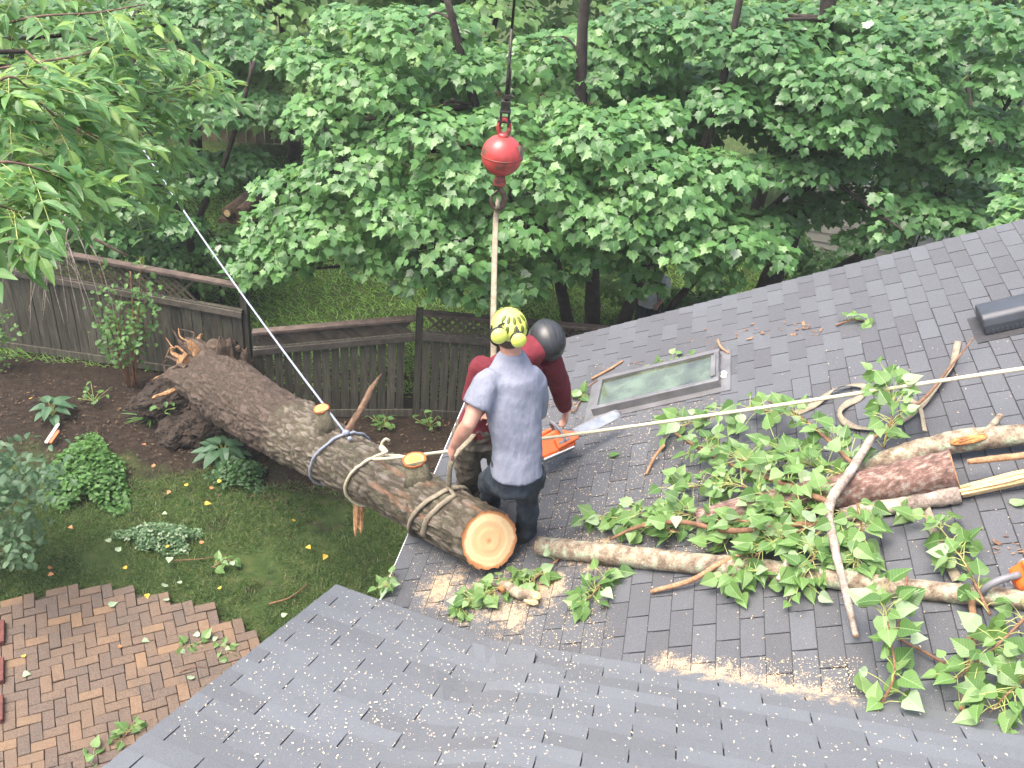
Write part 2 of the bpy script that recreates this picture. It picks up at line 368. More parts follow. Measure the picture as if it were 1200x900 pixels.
DECK = nm('underlay_slot_shade', [(.3, (.016, .016, .018)), (.7, (.035, .035, .038))], 60, 4, .95)  # layer under the tabs; shade of the slots put into its dark colour
WALL = nm('house_siding', [(.3, (.42, .4, .36)), (.7, (.5, .48, .44))], 6, 4, .7); TRIM = plain('white_trim', (.72, .73, .74), .45)
house = thing('house', mpt(1, 4)*np.array([1, 1, 0]), 'house with grey shingled roofs on which two men work', 'house')
S1, T0 = 4.9, 1.2
mb = MB(); ev = [mpt(EAVE_S, T0, -.012), mpt(S1, T0, -.012), mpt(S1, RAKE_T, -.012), mpt(EAVE_S, RAKE_T, -.012)]
mb.add(np.array(ev+[q-NM*.05 for q in ev]), [(0, 1, 2, 3), (7, 6, 5, 4), (0, 4, 5, 1), (1, 5, 6, 2), (2, 6, 7, 3), (3, 7, 4, 0)])
mroof = mb.build('main_roof', DECK, house)
EXP, TAB = .125, .262
tabm = MB(); g_ = .0045
hw, L = TAB/2-g_, EXP+.03                    # slab tapering from a 6 mm butt edge up the slope
tabm.add([(0, -hw, .0), (L, -hw, -.006), (L, hw, -.006), (0, hw, .0), (0, -hw, .009), (L, -hw, .001), (L, hw, .001), (0, hw, .009), (.0045, -hw, .0088), (.0045, hw, .0088)], [(3, 2, 1, 0), (8, 5, 6, 9), (0, 1, 5, 8, 4), (1, 2, 6, 5), (2, 3, 7, 9, 6), (3, 0, 4, 7), (4, 8, 9, 7)])   # the last strip: course line of shade put into the colour along the butt edge
tabm.m = [0, 0, 0, 0, 0, 1, 1]; EDGE = nm('asphalt_edge_and_shade_line', [(.3, (.012, .012, .013)), (.7, (.03, .03, .032))], 60, 3, .95); to = tabm.build('shingle', [SH_M, EDGE], None); TABD = to.data; bpy.data.objects.remove(to)
slen = (S1-EAVE_S)/math.cos(math.atan(TM)); tabs = []
for i in range(int(slen/EXP)):
    for j in range(-1, int((RAKE_T-T0)/TAB)+1):
        t_ = RAKE_T-(j+.5+.5*(i % 2))*TAB
        if t_ < T0+TAB/2 or t_ > RAKE_T-TAB*.3: continue
        s_ = EAVE_S+i*EXP*math.cos(math.atan(TM)); P = mpt(s_, t_); q = px(P); vis = -30 < q[0] < 1230 and 240 < q[1] < 870
        tabs.append((P, vis, (P-CAM)@FW))
tabs.sort(key=lambda c: (not c[1], c[2])); rest = MB()
for i in range(1, int(slen/EXP), 2):             # half tabs finish every other course at the rake
    P = mpt(EAVE_S+i*EXP*math.cos(math.atan(TM)), RAKE_T-TAB*.25); v = np.array([q.co[:] for q in TABD.vertices]); v[:, 1] *= .48; rest.add(P+np.outer(v[:, 0], SL)+np.outer(v[:, 1], np.cross(NM, SL))+np.outer(v[:, 2], NM), [tuple(f.vertices) for f in TABD.polygons])
for n_, (P, vis, d) in enumerate(tabs):
    P = P+NM*random.uniform(0, .0018); a = random.gauss(0, .004); ax = nrm(SL+A*a); ay = np.cross(NM, ax)
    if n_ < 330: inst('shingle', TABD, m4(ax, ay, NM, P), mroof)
    else:
        v = np.array([q.co[:] for q in TABD.vertices]); rest.add(P+np.outer(v[:, 0], ax)+np.outer(v[:, 1], ay)+np.outer(v[:, 2], NM), [tuple(f.vertices) for f in TABD.polygons])
def with_tint(mat_src, name):
    """same shingles for a joined mesh: the per-piece shade comes from a face attribute"""
    m = mat_src.copy(); m.name = name; t = m.node_tree; oi = [n for n in t.nodes if n.type == 'OBJECT_INFO'][0]; at = node(t, 'ShaderNodeAttribute', attribute_name='tint')
    for l in list(oi.outputs['Random'].links): t.links.new(at.outputs['Fac'], l.to_socket)
    return m
o = rest.build('far_shingles', with_tint(SH_M, 'far_shingle'), mroof, attrs={'tint': ('FACE', np.repeat(rng.random(len(rest.f)//7), 7))}); o['kind'] = 'stuff'
# eave and rake trim
mb = MB(); mb.box((mpt(EAVE_S, T0)+mpt(EAVE_S, RAKE_T))/2-B*.006-Z*.062, B*.009, A*(RAKE_T-T0)/2, Z*.055); mb.build('eave_fascia', TRIM, house)
mb = MB(); mb.box((mpt(EAVE_S, RAKE_T)+mpt(S1, RAKE_T))/2+A*-.03-Z*.13, SL*slen/2, A*.012, nrm(NM)*.06); mb.build('rake_board', TRIM, house)
mb = MB(); ez = mpt(EAVE_S, 0)[2]
mb.box(mpt(EAVE_S+.32, (T0+RAKE_T)/2)*np.array([1, 1, 0])+Z*(ez-.05)/2, B*.06, A*((RAKE_T-T0)/2-.2), Z*(ez-.05)/2)
q = [mpt(EAVE_S+.32, RAKE_T-.25, -.09), mpt(S1, RAKE_T-.25, -.09)]; q2 = [p_*np.array([1, 1, 0]) for p_ in q]; mb.add(q+q2[::-1], [(0, 1, 2, 3)]); mb.add([p_-A*.1 for p_ in q+q2[::-1]], [(3, 2, 1, 0)])
mb.build('wall', WALL, house)
# ---- the nearer roof: lower edge runs left of C level in the air, right of C down on the main roof
C0 = gm(590, 757)
HL = nrm(np.cross(np.cross(ray(590, 757), ray(400, 690)), Z)); VR = nrm(gm(1200, 855)-C0)
def smooth(a, b, x): k = np.clip((x-a)/(b-a), 0, 1); return k*k*(3-2*k)
def npt(u, v, h=0.):
    """u along the lower edge (0 at the inside corner), v up the slope towards the camera, h off the surface"""
    def base(u, v):
        k = smooth(-.3, .4, u); vx, vy = 950+(808-950)*k, 250+(377-250)*k; d = nrm(ray(vx, vy)); ku = smooth(-.12, .16, u)
        uu = u; e = C0+HL*min(uu, 0)+VR*max(uu, 0)
        if -.14 < u < .14: e = C0+HL*(-.5*(.14-u)**2/.28)+VR*(.5*(u+.14)**2/.28)
        sag = -.035*math.exp(-((u-.02)/.14)**2)*smooth(0, .25, v)*(1-.6*smooth(.4, 1.0, v))
        return e-d*v+NM*.014*ku+Z*sag
    P = base(u, v)
    if h:
        n = nrm(np.cross(base(u+.01, v)-P, base(u, v+.01)-P)); n = n*np.sign(n[2]); P = P+n*h
    return P
NU0, NU1, NV1, NEXP, NTAB = -1.075, 3.4, 2.6, .125, .424
us = np.concatenate([np.linspace(NU0, -.3, 8), np.linspace(-.25, .4, 14), np.linspace(.5, NU1, 12)]); vv = np.linspace(0, NV1, 22); mb = MB(); k = len(us)
top = [npt(u, v, -.012) for v in vv for u in us]; bot = [npt(u, v, -.05) for v in vv for u in us]
fs = [(j*k+i, j*k+i+1, (j+1)*k+i+1, (j+1)*k+i) for j in range(len(vv)-1) for i in range(k-1)]; n0 = len(top)
rim = [(i, i+1) for i in range(k-1)]+[((j+1)*k, j*k) for j in range(len(vv)-1)]+[(j*k+k-1, (j+1)*k+k-1) for j in range(len(vv)-1)]+[((len(vv)-1)*k+i+1, (len(vv)-1)*k+i) for i in range(k-1)]
mb.add(top+bot, fs+[tuple(n0+i for i in f[::-1]) for f in fs]+[(a+n0, b+n0, b, a) for a, b in rim])
nroof = mb.build('near_roof', DECK, house, smooth=True)
for i in range(-1, int(NV1/NEXP)):
    v0, v1 = i*NEXP, (i+1)*NEXP+.035
    if i < 0: v0, v1 = -.012, .06
    off = -.366+(.5*NTAB if i % 2 else 0); j0 = math.floor((NU0-off)/NTAB)
    for j in range(j0, j0+13):
        ua, ub = max(off+j*NTAB+.0035, NU0-.015), min(off+(j+1)*NTAB-.0035, NU1)
        if ub-ua < .04: continue
        ncol = 6; V = []; lift = [random.uniform(0, .002)]*2
        um = (ua+ub)/2; near_k = math.exp(-((um-.05-.06*i/5)/.25)**2)
        warp = near_k*(0 <= i < 6)*random.uniform(.006, .03)
        for (vq, hq) in ((v0, .0095), (v0+.005, .0093), (v1, .0008), (v0, -.001), (v1, -.004)):
            for c in range(ncol+1):
                u = ua+(ub-ua)*c/ncol; hh = hq+lift[0]
                if vq < v0+.006: hh += warp*(math.sin(math.pi*c/ncol*1.3+i)**2)
                V.append(npt(u, vq, hh))
        m_ = ncol+1; fs = []
        for c in range(ncol): fs += [(m_+c, m_+c+1, 2*m_+c+1, 2*m_+c), (3*m_+c+1, 3*m_+c, 4*m_+c, 4*m_+c+1), (3*m_+c, 3*m_+c+1, c+1, c), (c, c+1, m_+c+1, m_+c)]
        fs += [(3*m_, 0, m_, 2*m_, 4*m_), (ncol, 3*m_+ncol, 4*m_+ncol, 2*m_+ncol, m_+ncol)]
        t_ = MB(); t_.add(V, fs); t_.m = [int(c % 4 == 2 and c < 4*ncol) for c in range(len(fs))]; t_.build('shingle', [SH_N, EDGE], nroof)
# drip edge under the nearer roof, walls below it
mb = MB(); e0, e1 = npt(NU0+.02, 0, -.05), npt(-.05, 0, -.05); w0, w1 = npt(NU0+.02, NV1, -.05), npt(NU1-.05, NV1, -.05)
mb.box((e0+e1)/2-Z*.08, (e1-e0)/2, np.cross(nrm(e1-e0), Z)*-.012, Z*.075); mb.build('near_fascia', TRIM, house)
mb = MB(); mb.box((e0+w0)/2-Z*.08, (w0-e0)/2, nrm(np.cross(w0-e0, Z))*.012, Z*.075); mb.build('near_rake_board', TRIM, house)
mb = MB(); a_ = npt(NU0+.25, .3, -.08); b_ = npt(NU0+.25, NV1, -.08); c_ = npt(-.1, .3, -.08)
for p_, q_ in ((a_, b_), (c_, a_)):
    f_ = [p_, q_, q_*np.array([1, 1, 0]), p_*np.array([1, 1, 0])]; nn = nrm(np.cross(q_-p_, Z))*.05; mb.add(f_+[x-nn for x in f_], [(0, 1, 2, 3), (7, 6, 5, 4), (0, 4, 5, 1), (2, 6, 7, 3), (0, 3, 7, 4), (1, 5, 6, 2)])
mb.build('near_wall', WALL, house)
# ---- skylight
q = [gm(698, 486), gm(844, 462), gm(841, 417), gm(709, 451)]; cs = sum(q)/4; ls = (np.linalg.norm(q[1]-q[0])+np.linalg.norm(q[2]-q[3]))/4; ws = (np.linalg.norm(q[3]-q[0])+np.linalg.norm(q[2]-q[1]))/4
ws = .235; ls = .49; FR = nm('skylight_frame_grey', [(.3, (.12, .12, .125)), (.7, (.19, .19, .195))], 8, 5, .45, metal=.3)
GL, t, p = new_mat('skylight_glass'); p.inputs['Base Color'].default_value = (.05, .085, .06, 1); p.inputs['Roughness'].default_value = .06; p.inputs['Specular IOR Level'].default_value = 1.; p.inputs['Coat Weight'].default_value = .6; p.inputs['Coat Roughness'].default_value = .05
t.links.new(ramp(t, [(.35, (.035, .04, .022)), (.5, (.07, .09, .05)), (.65, (.11, .15, .09))], noise_out(t, 4, 4)), p.inputs['Base Color'])
sk = MB(); hh = .032
for sgn, ax, l_ in ((1, A, ls), (-1, A, ls)): sk.box(cs+ax*sgn*(ws-.025)+NM*hh, SL*l_, A*.022, NM*(hh+.016))
for sgn in (1, -1): sk.box(cs+SL*sgn*(ls-.025)+NM*(hh-.001), SL*.021, A*(ws-.047), NM*(hh+.014))
skylight = sk.build('skylight', FR, house, bevel=.006)
mb = MB(); mb.box(cs+NM*.055, SL*(ls-.046), A*(ws-.047), NM*.004); mb.build('glass_pane', GL, skylight)
mb = MB(); mb.box(cs+NM*.012, SL*(ls+.07), A*(ws+.06), NM*.004); mb.build('flashing', FR, skylight)
mb = MB(); mb.box(cs+NM*.087+SL*(ls-.04)-A*.02, SL*.018, A*.15, NM*.006); mb.build('top_clip', FR, skylight, bevel=.003)
# ---- roof vent
VT = nm('vent_plastic', [(.3, (.032, .036, .045)), (.7, (.048, .054, .066))], 10, 4, .5)
vc = gm(1152, 398); vl = .7; prof = [(1.25*a9, 1.35*b9) for a9, b9 in [(0, 0), (.0, .05), (.012, .085), (.04, .1), (.2, .085), (.25, .07), (.27, .045), (.27, .02), (.24, .0)]]
vdir = nrm(SL); side = -A; v0 = vc+A*.02+SL*.02
ring = lambda o_: np.array([v0+vdir*o_+A*(x*.85)+NM*(y+.012) for x, y in prof])
rv = MB(); rv.loft([ring(0), ring(.015), ring(vl-.015), ring(vl)]); rvent = rv.build('roof_vent', VT, house, bevel=.01)
mb = MB(); mb.box(v0+vdir*vl/2+A*.1+NM*.009, vdir*(vl/2+.06), A*.17, NM*.003); mb.build('flange', nm('vent_flange', [(.3, (.02, .02, .022)), (.7, (.04, .04, .045))], 20, 4, .7), rvent)
mb = MB()
for k_ in range(22): mb.box(v0+vdir*(.05+k_*(vl-.1)/21)-A*.004+NM*.034, vdir*.006, A*.003, NM*.016)
mb.build('louvre', VT, rvent)
# ================================================================== fences
WOOD = nm('weathered_board', [(.25, (.024, .024, .016)), (.5, (.064, .06, .044)), (.75, (.12, .11, .085))], 5, 8, .9, bs=60, bstr=.5, bdist=.004, rnd=.3, stretch=(6, 6, .7), fine=.4)
RAILW = nm('weathered_rail', [(.3, (.035, .03, .024)), (.7, (.1, .086, .07))], 8, 8, .9, bs=60, bstr=.5, bdist=.004, rnd=.2)
CAPW = nm('reddish_cap_rail', [(.3, (.04, .03, .025)), (.7, (.12, .088, .072))], 8, 8, .9, bs=60, bstr=.5, bdist=.004)
LATW = nm('lattice_wood', [(.3, (.035, .028, .02)), (.7, (.09, .072, .052))], 8, 6, .9, rnd=.25)
def fence(label, p0, p1, h0, h1, lat, bw_, gap, posts, lstep=.085, capo=(0, 1), lrange=(0, 1)):
    """boards up to h (h0 -> h1), rail, diagonal lattice of height lat above it, cap rail"""
    p0 = np.array([p0[0], p0[1], 0.]); p1 = np.array([p1[0], p1[1], 0.]); d = p1-p0; Lh = np.linalg.norm(d); d /= Lh; nn = np.cross(d, Z)
    if nn[1] > 0: nn = -nn                                  # towards the camera
    root = thing('wooden_fence', p0, label, 'fence'); n = int(Lh/bw_); H = lambda s: h0+(h1-h0)*s/Lh
    bd = MB(); bd.box((0, 0, .5), (bw_/2-gap/2, 0, 0), (0, .009, 0), (0, 0, .5)); bob = bd.build('board', WOOD); me = bob.data; bpy.data.objects.remove(bob)
    for i in range(n):
        s = (i+.5)*bw_; hgt = H(s)-.02+random.uniform(-.01, .005); ln = random.gauss(0, .006); dz_ = nrm(Z+d*ln)
        inst('board', me, m4(d, -nn, dz_*hgt, p0+d*s+nn*random.gauss(0, .003)+Z*.03), root)
    def rail(name, z_off, hy, hz, off, mat, a=0, b=1):
        A_, B_ = p0+d*Lh*a+Z*(H(Lh*a)+z_off)+nn*off, p0+d*Lh*b+Z*(H(Lh*b)+z_off)+nn*off
        m_ = MB(); m_.box((A_+B_)/2, (B_-A_)/2, nn*hy, np.cross(nrm(B_-A_), nn)*hz); m_.build(name, mat, root, bevel=.004)
    rail('middle_rail', 0, .022, .042, .032, RAILW); m_ = MB(); m_.box((p0+p1)/2+nn*.02+Z*.06, d*Lh/2, nn*.01, Z*.055); m_.build('kick_board', WOOD, root, bevel=.003)
    rail('cap_rail', lat+.02, .055, .02, .0, CAPW, *capo); rail('lower_ledge', .05, .03, .01, .0, WOOD)
    # lattice slats: two layers of thin diagonal strips, each clipped to the band
    for lay, sg in ((0, 1), (1, -1)):
        sd = MB(); ll = (lat-.05)*math.sqrt(2); sd.box((0, 0, 0), (ll/2, 0, 0), (0, .0035, 0), (0, 0, .016)); sob = sd.build('lattice_slat', LATW); sme = sob.data; bpy.data.objects.remove(sob)
        s = lat/2+lrange[0]*Lh
        while s < Lh*lrange[1]-lat/2:
            c = p0+d*s+Z*(H(s)+.02+lat/2)+nn*(.004 if lay else -.004); dd = nrm(d*sg+Z+d*0); tilt = nrm(dd+Z*(h1-h0)/Lh*sg)
            inst('lattice_slat', sme, m4(tilt, -nn, np.cross(tilt, -nn), c), root); s += lstep
    for s, hp in posts:
        m_ = MB(); m_.box(p0+d*s-nn*.06+Z*hp/2, d*.045, nn*.045, Z*hp/2); m_.build('post', WOOD, root, bevel=.006)
    return root
f1a, f1b = gz(20, 410), gz(291, 449); dv = nrm(f1b-f1a)
fence('left fence of tall grey boards with diagonal lattice and sagging cap', f1a-dv*1.5, f1b, 1.3, 1.06, .38, .135, .008, [(0.1, 1.75), (1.45, 1.62), (3.2, 1.5), (4.75, 1.45)], .1, (0, 1.02), (0, .9))
f2a, f2b, f2c = gz(303, 488), gz(483, 487), gz(720, 500)
fence('dark gapped board fence behind the fallen trunk with reddish cap rail', f2a, f2b, .98, 1.2, .24, .115, .018, [(.03, 1.2)], .05)
fence('dark board fence section with open lattice behind the two men', f2b+nrm(f2c-f2b)*.1, f2c+nrm(f2c-f2b)*1.5, 1.22, 1.1, .3, .115, .014, [(-.05, 1.56), (2.2, 1.4)], .105)
# ---- far boundary fence and neighbouring houses seen through the leaves
FARW = nm('far_fence_board', [(.3, (.1, .075, .05)), (.7, (.2, .15, .1))], 3, 5, .9, rnd=.25)
fr = thing('board_fence', (-7, 19, 0), 'tan board fence far behind the lawn on the left', 'fence'); fb = MB(); fb.box((0, 0, .85), (.085, 0, 0), (0, .012, 0), (0, 0, .85)); x = fb.build('board', FARW); fme = x.data; bpy.data.objects.remove(x)
for i in range(60): inst('board', fme, Matrix.Translation((-10+i*.19, 19+i*.03, random.uniform(-.02, .02))), fr)
mb = MB(); mb.box((-4.3, 19.93, 1.3), (5.7, .9, 0), (0, .02, 0), (0, 0, .045)); mb.build('rail', FARW, fr)
SID = nm('pale_siding', [(.3, (.3, .29, .26)), (.7, (.38, .36, .33))], 2, 3, .7, rnd=.08); SID2 = nm('blue_grey_siding', [(.3, (.22, .24, .27)), (.7, (.3, .32, .35))], 2, 3, .7, rnd=.08)
ROOFB = nm('far_roof', [(.3, (.07, .065, .06)), (.7, (.12, .11, .1))], 10, 4, .9); WIN = plain('window_glass', (.03, .04, .05), .15)
def far_house(label, c, rz, wx, wy, h, smat, pl=.18):
    root = thing('neighbour_house', c, label, 'house'); c = np.array(c, float); ax = np.array([math.cos(rz), math.sin(rz), 0]); ay = np.array([-math.sin(rz), math.cos(rz), 0])
    mb = MB(); mb.box(c+Z*h/2, ax*wx/2, ay*wy/2, Z*h/2); wl = mb.build('wall', smat, root)
    pm_ = MB(); pm_.add([(-.5, 0, 0), (.5, 0, 0), (.5, -.02, 0), (-.5, -.02, 0), (-.5, 0, pl), (.5, 0, pl)], [(0, 1, 2, 3), (3, 2, 5, 4), (0, 3, 4), (1, 5, 2)]); x = pm_.build('siding_plank', smat); pme = x.data; bpy.data.objects.remove(x)
    for (nv, tv, ln, off) in ((-ay, ax, wx, wy/2), (-ax, -ay, wy, wx/2)):
        for i in range(int(h/pl)):
            inst('siding_plank', pme, m4(tv*ln, -nv, Z, c+nv*(off+.003)+Z*i*pl), wl)
    for (nv, tv, off, s, z0) in ((-ay, ax, wy/2, -wx*.22, 1.1), (-ay, ax, wy/2, wx*.2, 1.1), (-ax, -ay, wx/2, 0, 1.1)):
        P = c+nv*(off+.045)+tv*s+Z*(z0+.6); mb = MB(); mb.box(P, tv*.55, nv*.03, Z*.7); wd = mb.build('window', TRIM, root)
        mb = MB(); mb.box(P+nv*.032, tv*.46, nv*.004, Z*.6); mb.build('pane', WIN, wd)
    for sx in (-1, 1):
        mb = MB(); mb.box(c+ax*sx*(wx/2)-ay*(wy/2+.02)+Z*h/2, ax*.07, ay*.07, Z*h/2); mb.build('corner_board', TRIM, root)
    mb = MB(); e = [c-ax*(wx/2+.3)-ay*(wy/2+.4)+Z*h, c+ax*(wx/2+.3)-ay*(wy/2+.4)+Z*h, c+ax*(wx/2+.3)+ay*(wy/2+.4)+Z*h, c-ax*(wx/2+.3)+ay*(wy/2+.4)+Z*h]; r_ = [c-ax*(wx/2+.3)+Z*(h+wy*.25), c+ax*(wx/2+.3)+Z*(h+wy*.25)]
    mb.add(e+r_, [(0, 1, 5, 4), (2, 3, 4, 5), (0, 4, 3), (1, 2, 5), (3, 2, 1, 0)]); mb.build('roof', ROOFB, root); return root
far_house('pale sided house behind the maples at the right', (7.9, 19.2, 0), math.radians(-8), 5.2, 6, 4.2, SID)
far_house('blue grey sided house glimpsed at the upper right edge', (13.6, 17.6, 0), math.radians(-8), 5, 6, 5, SID2)
# ================================================================== the fallen trunk
T_A = gz(248, 447, .55); T_B = gz(573, 633, 3.19); T_D = nrm(T_B-T_A); T_L = np.linalg.norm(T_B-T_A)
T_U = nrm(Z-T_D*T_D[2]); T_W = np.cross(T_D, T_U)          # up-ish and sideways
def t_axis(t): return T_A+T_D*T_L*t+T_W*.05*math.sin(t*5)*t*(1-t)+T_U*.12*math.sin(math.pi*t)*(-.3)
def t_rad(t): return float(np.interp(t, [-.1, 0, .06, .15, .3, .45, .5, .7, 1], [.44, .43, .4, .375, .345, .3, .285, .235, .188]))
def t_of(x, y): ts = np.linspace(0, 1, 400); q = px(np.array([t_axis(t) for t in ts])); return ts[np.argmin(np.hypot(q[:, 0]-x, q[:, 1]-y))]
fallen = thing('fallen_tree', T_A*np.array([1, 1, 0]), 'thick uprooted tree trunk lying from the yard up onto the eave', 'tree trunk')
def bark_mat():
    m, t, p = new_mat('trunk_bark')
    h = node(t, 'ShaderNodeAttribute', attribute_name='ridge').outputs['Fac']; li = node(t, 'ShaderNodeAttribute', attribute_name='lichen').outputs['Fac']; sc = node(t, 'ShaderNodeAttribute', attribute_name='scrape').outputs['Fac']
    c = ramp(t, [(0, (.01, .007, .006)), (.4, (.032, .021, .017)), (.75, (.066, .046, .038)), (1, (.105, .08, .068))], h)
    up_ = ramp(t, [(0, (.035, .032, .02)), (.4, (.09, .08, .055)), (.7, (.21, .185, .15)), (1, (.33, .295, .25))], h)
    c = mixc(t, li, c, up_)
    mo = ramp(t, [(.5, (0, 0, 0)), (.62, (1, 1, 1))], noise_out(t, 9, 6, .7)); c = mixc(t, math_(t, 'MULTIPLY', math_(t, 'MULTIPLY', mo, li), .5), c, (.14, .165, .085))
    c = mixc(t, sc, c, (.27, .14, .08))
    c = mixc(t, .25, c, ramp(t, [(.3, (.02, .015, .01)), (.7, (.34, .28, .22))], noise_out(t, 70, 5)))
    t.links.new(c, p.inputs['Base Color']); p.inputs['Roughness'].default_value = .95; p.inputs['Specular IOR Level'].default_value = .2
    bump(t, p, noise_out(t, 60, 7, .75), 1., .02); return m
BARK = bark_mat()
nL, nA = 470, 210; ts = np.linspace(-.05, 1, nL); an = np.arange(nA)*2*math.pi/nA
TT, AN = np.meshgrid(ts, an, indexing='ij'); rad = np.vectorize(t_rad)(TT)
q3 = np.stack([np.cos(AN)*rad*27, np.sin(AN)*rad*27, TT*T_L*7.5], -1); wq = q3+.9*np.stack([fbm(q3*.7, 2, 11), fbm(q3*.7, 2, 12), fbm(q3*.7, 2, 13)], -1)*2
r1 = 1-np.abs(vnoise(wq, 5)*2-1); r2 = 1-np.abs(vnoise(wq*2.1, 6)*2-1); ridge = 1-(.65*r1+.35*r2); ridge = np.clip(ridge*1.5, 0, 1)
lump = fbm(np.stack([np.cos(AN)*1.6, np.sin(AN)*1.6, TT*T_L*1.2], -1), 3, 9)-.45
flute = np.clip((.12-TT)/.17, 0, 1)*(.22*np.sin(AN*5+1)+.35*(fbm(np.stack([np.cos(AN)*2, np.sin(AN)*2, TT*6], -1), 3, 21)-.45))
amp = np.interp(TT, [0, .4, .55, 1], [.036, .032, .022, .017])
R_ = rad*(1+.14*lump+flute)+amp*(ridge-.5)
collar = .03*np.exp(-((TT-.47)/.02)**2); R_ = R_+collar*(.4+fbm(np.stack([np.cos(AN)*3, np.sin(AN)*3, TT*40], -1), 2, 4))
jag = (.6*(vnoise(np.stack([np.cos(AN)*3.5, np.sin(AN)*3.5, 0*AN], -1), 40)-.5)+.3*(vnoise(np.stack([np.cos(AN)*11, np.sin(AN)*11, 0*AN], -1), 41)-.5))*np.clip((.05-TT)/.1, 0, 1)
AX = np.array([t_axis(t) for t in ts]); V = AX[:, None]+jag[..., None]*T_D+R_[..., None]*(np.cos(AN)[..., None]*T_U+np.sin(AN)[..., None]*T_W)
CN = nrm(.72*T_D+.28*nrm(CAM-T_B))                          # the saw cut leans a little towards the camera
sh = (V-T_B)@CN; k_ = smooth(.82, 1, TT); V = V-T_D*(np.where(np.ones_like(TT), (((V-T_B)-np.outer((V-T_B).reshape(-1, 3)@T_D, T_D).reshape(V.shape))@CN)/(T_D@CN), 0)*k_)[..., None]
lich = np.clip((TT-.44)/.06, 0, 1)*np.clip(.75+.6*(fbm(q3*.15, 3, 2)-.5), 0, 1)
scr = np.clip((TT-.72)/.1, 0, 1)*np.clip((fbm(np.stack([np.cos(AN)*3.2, np.sin(AN)*3.2, TT*16], -1), 4, 31)-.5)*6, 0, 1)*np.clip(np.cos(AN-.35)*1.6, 0, 1)*.75
mb = MB(); mb.loft([V[i] for i in range(nL)], caps=False)
cap = T_A-T_D*.5; mb.add([], [])
mb.build('trunk_bark', BARK, fallen, smooth=True, attrs={'ridge': ('POINT', ridge.reshape(-1)), 'lichen': ('POINT', lich.reshape(-1)), 'scrape': ('POINT', scr.reshape(-1))})
def cut_mat(name, c0, c1, c2, ctr, n, r):
    """sawn wood: growth rings round a point, paler sapwood, orange rim"""
    m, t, p = new_mat(name); pos = node(t, 'ShaderNodeNewGeometry').outputs['Position']
    vm = node(t, 'ShaderNodeVectorMath', operation='DISTANCE'); t.links.new(pos, vm.inputs[0]); vm.inputs[1].default_value = tuple(ctr)
    dd = math_(t, 'DIVIDE', vm.outputs['Value'], r); dd = math_(t, 'ADD', dd, math_(t, 'MULTIPLY_ADD', noise_out(t, 7, 5, .65), .3, -.15))
    c = ramp(t, [(0, c0), (.12, c1), (.55, c1), (.66, c2), (.84, c2), (.9, c0), (1, tuple(x*.55 for x in c0))], dd)
    rg = math_(t, 'FRACT', math_(t, 'MULTIPLY', dd, 9)); c = mixc(t, math_(t, 'MULTIPLY', math_(t, 'SUBTRACT', rg, .5), .08), c, c0)
    st = noise_out(t, 30, 6, .7, stretch=(1, 1, 7)); c = mixc(t, math_(t, 'MULTIPLY', ramp(t, [(.5, (0, 0, 0)), (.8, (1, 1, 1))], st), .35), c, c0)
    t.links.new(c, p.inputs['Base Color']); p.inputs['Roughness'].default_value = .75; bump(t, p, noise_out(t, 110, 5, stretch=(1, 1, 8)), .35, .004); return m
rim = V[-1]; cen = rim.mean(0); CUT = cut_mat('fresh_cut_wood', (.46, .2, .075), (.62, .4, .2), (.7, .5, .27), cen, CN, .19)
mb = MB(); vs_ = [cen+CN*.002]; fs_ = []; prev = None; rr = np.linspace(.12, 1, 9); pts = [vs_[0]]
for f in rr: pts += [cen+(q-cen)*f+CN*(.002+.0015*math.sin(f*40)) for q in rim[::2]]
n2 = len(rim[::2]); fs_ = [(0, 1+j, 1+(j+1) % n2) for j in range(n2)]
for i in range(len(rr)-1): fs_ += [(1+i*n2+j, 1+(i+1)*n2+j, 1+(i+1)*n2+(j+1) % n2, 1+i*n2+(j+1) % n2) for j in range(n2)]
mb.add(pts, fs_); mb.build('cut_face', CUT, fallen)
STUBW = nm('stub_bark', [(.3, (.07, .06, .04)), (.7, (.2, .185, .12))], 14, 6, .95, bs=60, bstr=.8, bdist=.01, fine=.75)
SPL = nm('splintered_wood', [(.25, (.1, .055, .03)), (.5, (.3, .16, .075)), (.75, (.55, .36, .18))], 16, 8, .9, bs=70, bstr=.6, bdist=.006, stretch=(2, 2, 1), fine=.75)
DSPL = nm('dark_rotten_wood', [(.3, (.03, .022, .017)), (.6, (.09, .06, .04)), (.85, (.3, .2, .11))], 14, 8, .95, bs=50, bstr=.8, bdist=.012, fine=.75)
for (x, y, r, ln, lean) in ((390, 487, .062, .36, .15), (497, 536, .078, .26, .1)):
    t_ = t_of(x+6, y+42); dr = nrm(T_U+T_W*lean+T_D*.12); b0 = t_axis(t_)+dr*t_rad(t_)*.7; tp = t_axis(t_)+dr*(t_rad(t_)+ln*.55)
    mb = MB(); mb.tube([b0, b0+(tp-b0)*.5, tp], [r*1.45, r*1.12, r], 22, jit=.12); s_ = mb.build('branch_stub', STUBW, fallen, smooth=True)
    cn = nrm(dr+nrm(CAM-tp)*.25); u_ = nrm(np.cross(cn, T_D)); w_ = np.cross(cn, u_); mb = MB(); ring_ = [tp+cn*.008+(u_*math.cos(a)+w_*math.sin(a))*r*1.06*(1+.08*random.random()) for a in np.linspace(0, 2*math.pi, 25)[:-1]]
    mb.loft([np.array(ring_)-cn*.012, np.array(ring_)]); mb.build('cut_face', cut_mat('stub_cut', (.5, .15, .03), (.66, .28, .08), (.7, .38, .13), tp, cn, r), s_)
